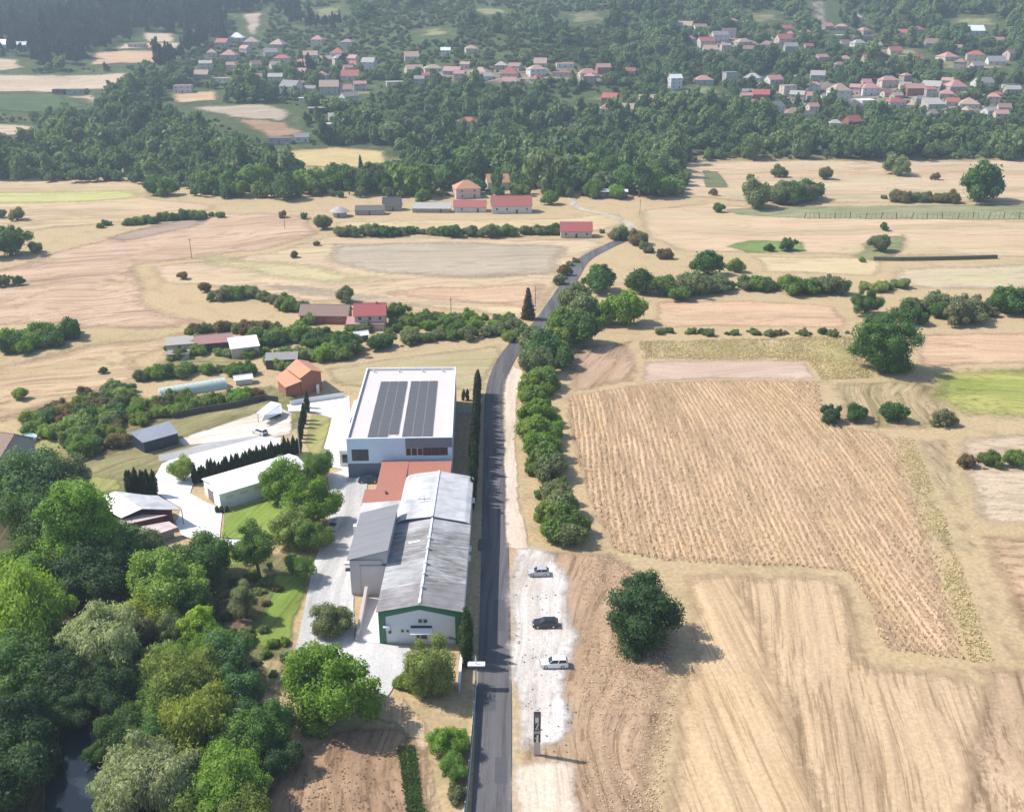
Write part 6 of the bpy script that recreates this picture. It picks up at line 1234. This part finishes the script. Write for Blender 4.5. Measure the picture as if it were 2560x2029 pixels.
def clear(x, y, pad):
    for a, b, c, d, P in CLEAR:
        if a - 4 < x < b + 4 and c - 50 < y < d + 4:
            dd = (P[:, 0] - x) ** 2 + np.where(P[:, 1] > y, ((P[:, 1] - y) * (.27 if pad > 0 else 1)) ** 2, (P[:, 1] - y) ** 2)
            if dd.min() < ((pad + 3.5) if pad > 0 else 9.5) ** 2: return True
    for hx, hy, hr in FOOT:
        dy = hy - y
        if abs(x - hx) < hr + pad * .35 and -hr - pad * .3 < dy < hr + pad * 2.5: return True
    return False
VAL = [(p.x, p.y) for p in poly(PD, [(-400, 372), (330, 388), (480, 440), (700, 430), (900, 440), (1180, 440), (1440, 420), (1420, 345), (1600, 334), (1850, 335), (2600, 330), (2600, 2000), (-400, 2000)])]
far = []; placed = {}
def free(x, y, r):
    gx, gy = int(x // 12), int(y // 12)
    for i in (-1, 0, 1):
        for j in (-1, 0, 1):
            for (px, py, pr) in placed.get((gx + i, gy + j), ()):
                if (px - x) ** 2 + (py - y) ** 2 < ((r + pr) * .60) ** 2: return False
    placed.setdefault((gx, gy), []).append((x, y, r)); return True
rn = random.Random(11); tries = 0
while tries < 26000:
    tries += 1
    y = 560 + 900 * rn.random() ** 1.15; x = rn.uniform(-.66, .66) * y
    s = math.sin(x / 61 + 1.7) * math.sin(y / 47 + .4) + .5 * math.sin(x / 23 + y / 31)
    scrub = y > 950 and -330 < x < 90 + .1 * (y - 950) and s > -.5
    r = rn.uniform(2.0, 4.2) if scrub else rn.choice([rn.uniform(2.2, 4), rn.uniform(4, 6.5), rn.uniform(6.5, 11)]) * (1 + .2 * s)
    if inside(VAL, x, y): continue
    if any(a_ < x / y < b_ and c_ < y < d_ for a_, b_, c_, d_ in ((.28, .60, 770, 900), (-.13, .16, 830, 930))): r *= .62      # smaller garden trees among the houses
    if clear(x, y, r):
        r = rn.uniform(1.0, 2.0)
        if rn.random() < .55 or clear(x, y, 0) or not free(x, y, r): continue
        scrub = True
    elif not free(x, y, r): continue
    far.append((x, y, r, scrub))
far.sort(key=lambda q: q[1])
nfront = 0; rest = []
for x, y, r, sc_ in far:
    vis = abs(x) < y * .53
    if nfront < 70 and vis and not sc_ and y < 760:
        nfront += 1
        tree('fround' if rn.random() < .75 else 'ftall', (x, y, terrain(x, y)), r, rn.choice(['mid', 'dark', 'dark', 'teal', 'dusty', 'mid', 'olive']), '{} tree in the dense wood nearest ' + near((x, y), WM), 'wood below the village', rn.uniform(1.0, 1.5), name='woodland_tree')
    else: rest.append((x, y, r, sc_))
def gn_stuff(name, pts, protos, mat, label=None):
    """countless far trees: crowns set on points by geometry nodes"""
    c = bpy.data.collections.new(name + ' crowns')
    for i, me in enumerate(protos):
        m2 = me.copy(); m2.materials.clear(); m2.materials.append(mat); c.objects.link(bpy.data.objects.new('%s proto %02d' % (name, i), m2))
    me = bpy.data.meshes.new(name); me.from_pydata([(p[0], p[1], p[2]) for p in pts], [], [])
    for an, k, tp in (('siz', 3, 'FLOAT'), ('rot', 4, 'FLOAT'), ('hgt', 5, 'FLOAT')):
        at = me.attributes.new(an, tp, 'POINT'); at.data.foreach_set('value', [float(p[k]) for p in pts])
    o = mobj(name, me); tag(o, label, None, None, 'stuff')
    ng = bpy.data.node_groups.new(name, 'GeometryNodeTree')
    ng.interface.new_socket('Geometry', in_out='INPUT', socket_type='NodeSocketGeometry'); ng.interface.new_socket('Geometry', in_out='OUTPUT', socket_type='NodeSocketGeometry')
    N = ng.nodes; Lk = ng.links; gi = N.new('NodeGroupInput'); go = N.new('NodeGroupOutput')
    ci = N.new('GeometryNodeCollectionInfo'); ci.inputs[0].default_value = c; ci.inputs['Separate Children'].default_value = True; ci.inputs['Reset Children'].default_value = True
    ip = N.new('GeometryNodeInstanceOnPoints'); ip.inputs['Pick Instance'].default_value = True
    def attr(nm):
        a_ = N.new('GeometryNodeInputNamedAttribute'); a_.data_type = 'FLOAT'; a_.inputs[0].default_value = nm; return a_.outputs[0]
    cx = N.new('ShaderNodeCombineXYZ'); sz = attr('siz'); Lk.new(sz, cx.inputs[0]); Lk.new(sz, cx.inputs[1])
    mu_ = N.new('ShaderNodeMath'); mu_.operation = 'MULTIPLY'; Lk.new(sz, mu_.inputs[0]); Lk.new(attr('hgt'), mu_.inputs[1]); Lk.new(mu_.outputs[0], cx.inputs[2])
    rx = N.new('ShaderNodeCombineXYZ'); Lk.new(attr('rot'), rx.inputs[2])
    Lk.new(gi.outputs[0], ip.inputs['Points']); Lk.new(ci.outputs[0], ip.inputs['Instance']); Lk.new(rx.outputs[0], ip.inputs['Rotation']); Lk.new(cx.outputs[0], ip.inputs['Scale'])
    Lk.new(ip.outputs[0], go.inputs[0])
    md = o.modifiers.new('trees', 'NODES'); md.node_group = ng
    return o
woods = [(x, y, terrain(x, y) + r * .75, r, rn.uniform(0, 6.28), rn.uniform(.8, 1.45)) for x, y, r, sc_ in rest if not sc_]
scr = [(x, y, terrain(x, y) + r * .35, r, rn.uniform(0, 6.28), rn.uniform(.6, .9)) for x, y, r, sc_ in rest if sc_]
dk = [p for p in woods if p[1] > 900 and p[0] < -.17 * p[1] + 10 and p[1] > 985]
wd = [p for p in woods if not (p[1] > 985 and p[0] < -.17 * p[1] + 10)]
PF = KIND['fround']['m'] + KIND['ftall']['m']
gn_stuff('hillside_woodland', wd, PF, FARLEAF, 'mixed green woodland covering the hillside around the village')
gn_stuff('hillside_scrub', scr, KIND['fround']['m'], leafmat('scrub foliage', True, [(0, (.060, .095, .040)), (.5, (.085, .120, .050)), (1, (.115, .145, .060))]), 'pale green scrub on the upper hillside')
gn_stuff('conifer_forest', [(p[0], p[1], p[2] + 3, p[3] * .8, p[4], p[5] * 1.3) for p in dk], KIND['conifer']['m'] + KIND['ftall']['m'], leafmat('conifer foliage', True, [(0, (.016, .032, .024)), (.5, (.024, .046, .030)), (1, (.034, .060, .036))]), 'dark conifer forest on the far left hill')

# ================================================================ CROPS AND GRASS
def stalks(name, pts, mat, label, h0, h1, wd_, lean=.25, blades=2):
    rg2 = np.random.default_rng(3); P = np.array(pts); n = len(P); vs = []; 
    hh = rg2.uniform(h0, h1, n); out = []
    for k in range(blades):
        a = rg2.uniform(0, 6.28, n); dx = np.cos(a); dy = np.sin(a); lx = rg2.normal(size=n) * lean; ly = rg2.normal(size=n) * lean; ww = wd_ * rg2.uniform(.6, 1.4, n)
        z = np.full(n, .02); base = P + np.stack([rg2.normal(size=n) * .08, rg2.normal(size=n) * .08], 1)
        q0 = np.stack([base[:, 0] - dx * ww * .4, base[:, 1] - dy * ww * .4, z], 1); q1 = np.stack([base[:, 0] + dx * ww * .4, base[:, 1] + dy * ww * .4, z], 1)
        q2 = np.stack([base[:, 0] + dx * ww + lx, base[:, 1] + dy * ww + ly, hh], 1); q3 = np.stack([base[:, 0] - dx * ww + lx, base[:, 1] - dy * ww + ly, hh * .92], 1)
        out.append(np.stack([q0, q1, q2, q3], 1).reshape(-1, 3))
    V_ = np.vstack(out); nf = len(V_) // 4
    me = bpy.data.meshes.new(name); me.vertices.add(len(V_)); me.vertices.foreach_set('co', V_.astype(np.float32).ravel())
    me.loops.add(4 * nf); me.polygons.add(nf); me.loops.foreach_set('vertex_index', np.arange(4 * nf, dtype=np.int32)); me.polygons.foreach_set('loop_start', (np.arange(nf) * 4).astype(np.int32))
    me.materials.append(mat); me.update(calc_edges=True); o = mobj(name, me); return tag(o, label, None, None, 'stuff')
def cropmat(name, lo, hi, patch=None):
    m_, t_, n_, l_, p_ = newmat(name); g = n_.new('ShaderNodeNewGeometry')
    c = ramp(n_, l_, g.outputs['Random Per Island'], [(0, lo), (1, hi)]).outputs[0]
    if patch:
        nz = noise(n_, l_, .05, 4, g.outputs['Position']); c = mixc(n_, l_, ramp(n_, l_, nz.outputs[0], [(.45, (0, 0, 0)), (.65, (1, 1, 1))]).outputs[0], c, (*patch, 1))
    l_.new(c, p_.inputs['Base Color']); p_.inputs['Roughness'].default_value = .9
    tr = n_.new('ShaderNodeBsdfTranslucent'); l_.new(c, tr.inputs[0]); mx = n_.new('ShaderNodeMixShader'); mx.inputs[0].default_value = .4
    l_.new(p_.outputs[0], mx.inputs[1]); l_.new(tr.outputs[0], mx.inputs[2]); l_.new(mx.outputs[0], n_['Material Output'].inputs[0])
    return m_
mz = [o for o in COL.objects if o.name == 'maize_field'][0]
MZP = [(p.x, p.y) for p in poly(PD, [(1195, 836), (1345, 812), (1480, 803), (1722, 803), (1735, 892), (1868, 916), (1896, 962), (1972, 1182), (2032, 1388), (1856, 1366), (1832, 1283), (1784, 1203), (1690, 1192), (1560, 1188), (1400, 1180), (1295, 1160), (1238, 1050), (1205, 930)])]
xm = [q[0] for q in MZP]; ym = [q[1] for q in MZP]; mp_ = []; th = R(2); ca, sa = math.cos(th), math.sin(th); cxm, cym = sum(xm) / len(xm), sum(ym) / len(ym)
rm = random.Random(2)
u = -110.0
while u < 110:
    u += 1.3; v_ = -130.0; gapu = rm.random() < .03
    while v_ < 130:
        v_ += .21 * rm.uniform(.6, 1.5); jx = rm.gauss(0, .11)
        wv_ = 2.2 * math.sin(v_ / 26 + u / 60) + .12 * math.sin(v_ / 3.1 + u)
        x = cxm + (u + wv_ + jx) * ca - v_ * sa; y = cym + (u + wv_ + jx) * sa + v_ * ca
        thin = .5 + .5 * math.sin(x / 17 + 1) * math.sin(y / 13)
        if gapu or rm.random() < .14 * thin: continue
        if inside(MZP, x, y): mp_.append((x, y))
stalks('maize_stand', mp_, cropmat('dry maize', (.68, .53, .345), (.82, .67, .46), (.77, .60, .39)), 'standing rows of dry brown maize in the right-hand field', .3, .75, .16, .11)
def tufts(zone_poly, n, seed):
    rr = random.Random(seed); q = [(p.x, p.y) for p in zone_poly]; x0, x1, y0, y1 = min(a[0] for a in q), max(a[0] for a in q), min(a[1] for a in q), max(a[1] for a in q); out = []
    while len(out) < n:
        x, y = rr.uniform(x0, x1), rr.uniform(y0, y1)
        if inside(q, x, y) and rr.random() < .45 + .4 * math.sin(x * .21 + seed + math.sin(y * .17)) * math.sin(y * .19 + math.sin(x * .11)): out.append((x, y))
    return out
stalks('dry_grass', tufts(poly(PD, [(1225, 1180), (1290, 1170), (1400, 1230), (1430, 1400), (1390, 1709), (1230, 1709), (1225, 1400)]), 3500, 4), cropmat('dry grass blades', (.50, .37, .24), (.72, .56, .40)), 'rough dry grass on the verge beside the gravel', .04, .2, .12, .2)
stalks('tall_dry_grass', tufts(poly(PD, [(1345, 718), (1805, 708), (1840, 795), (1730, 800), (1700, 760), (1350, 755)]), 9000, 5), cropmat('tall grass blades', (.55, .47, .22), (.75, .61, .36)), 'tall yellow green grass above the mown field', .15, .5, .16, .2)
stalks('strip_grass', tufts(poly(PD, [(1882, 918), (1922, 922), (1995, 1105), (2090, 1392), (2045, 1394), (1975, 1180)]), 2600, 6), cropmat('strip blades', (.52, .45, .22), (.72, .60, .34)), 'greenish grass strip beside the maize', .1, .35, .14, .2)
# green vegetable rows on the bare soil
for k, off in enumerate((0, 1)):
    a, b = GP(Z5, 1245 + 70 * off, 830), GP(Z5, 1330 + 60 * off, 1400)
    row = [(a.x + (b.x - a.x) * t + rm.uniform(-.45, .45), a.y + (b.y - a.y) * t) for t in np.linspace(0, 1, 1500)]
    stalks('vegetable_row', row, cropmat('vegetable leaves %d' % k, (.07, .14, .03), (.15, .22, .06)), 'green vegetable row on the bare soil beside the dirt track', .15, .6, .12, .2)
# stones and clods on gravel and soil
def clods(name, pts, mat, label, s0, s1):
    m_ = MB(); rr = random.Random(8)
    for x, y in pts:
        s_ = rr.uniform(s0, s1); m_.box((x, y, .1 + s_ * .25), (s_ * rr.uniform(.7, 1.8), s_, s_ * .6), rr.uniform(0, 3), taper=(.6, .5))
    tag(m_.build(name, mat), label, None, None, 'stuff')
clods('soil_clods', tufts(poly(Z5, [(500, 1000), (900, 860), (1200, 820), (1260, 1300), (400, 1320)]), 260, 2), plain('clod earth', (.13, .085, .055), 1, .3), 'dark clods and dead plants scattered on bare soil', .1, .34)
clods('gravel_debris', tufts(poly(Z6, [(110, 100), (400, 130), (440, 600), (500, 1000), (490, 1340), (260, 1340), (110, 900)]), 150, 3), plain('debris', (.22, .19, .17), 1, .3), 'dark weeds and stones scattered on the pale gravel', .08, .3)

# ================================================================ HAZE
hz, _t, _n, _l, _p = newmat('haze'); _n.remove(_p)
pv_ = _n.new('ShaderNodeVolumePrincipled'); pv_.inputs['Color'].default_value = (.66, .80, .95, 1); pv_.inputs['Density'].default_value = .00021; pv_.inputs['Anisotropy'].default_value = .2
_l.new(pv_.outputs[0], _n['Material Output'].inputs['Volume'])
hb = MB().box((0, 550, 136), (6100, 2960, 274.1)).build('haze', hz); hb['kind'] = 'stuff'
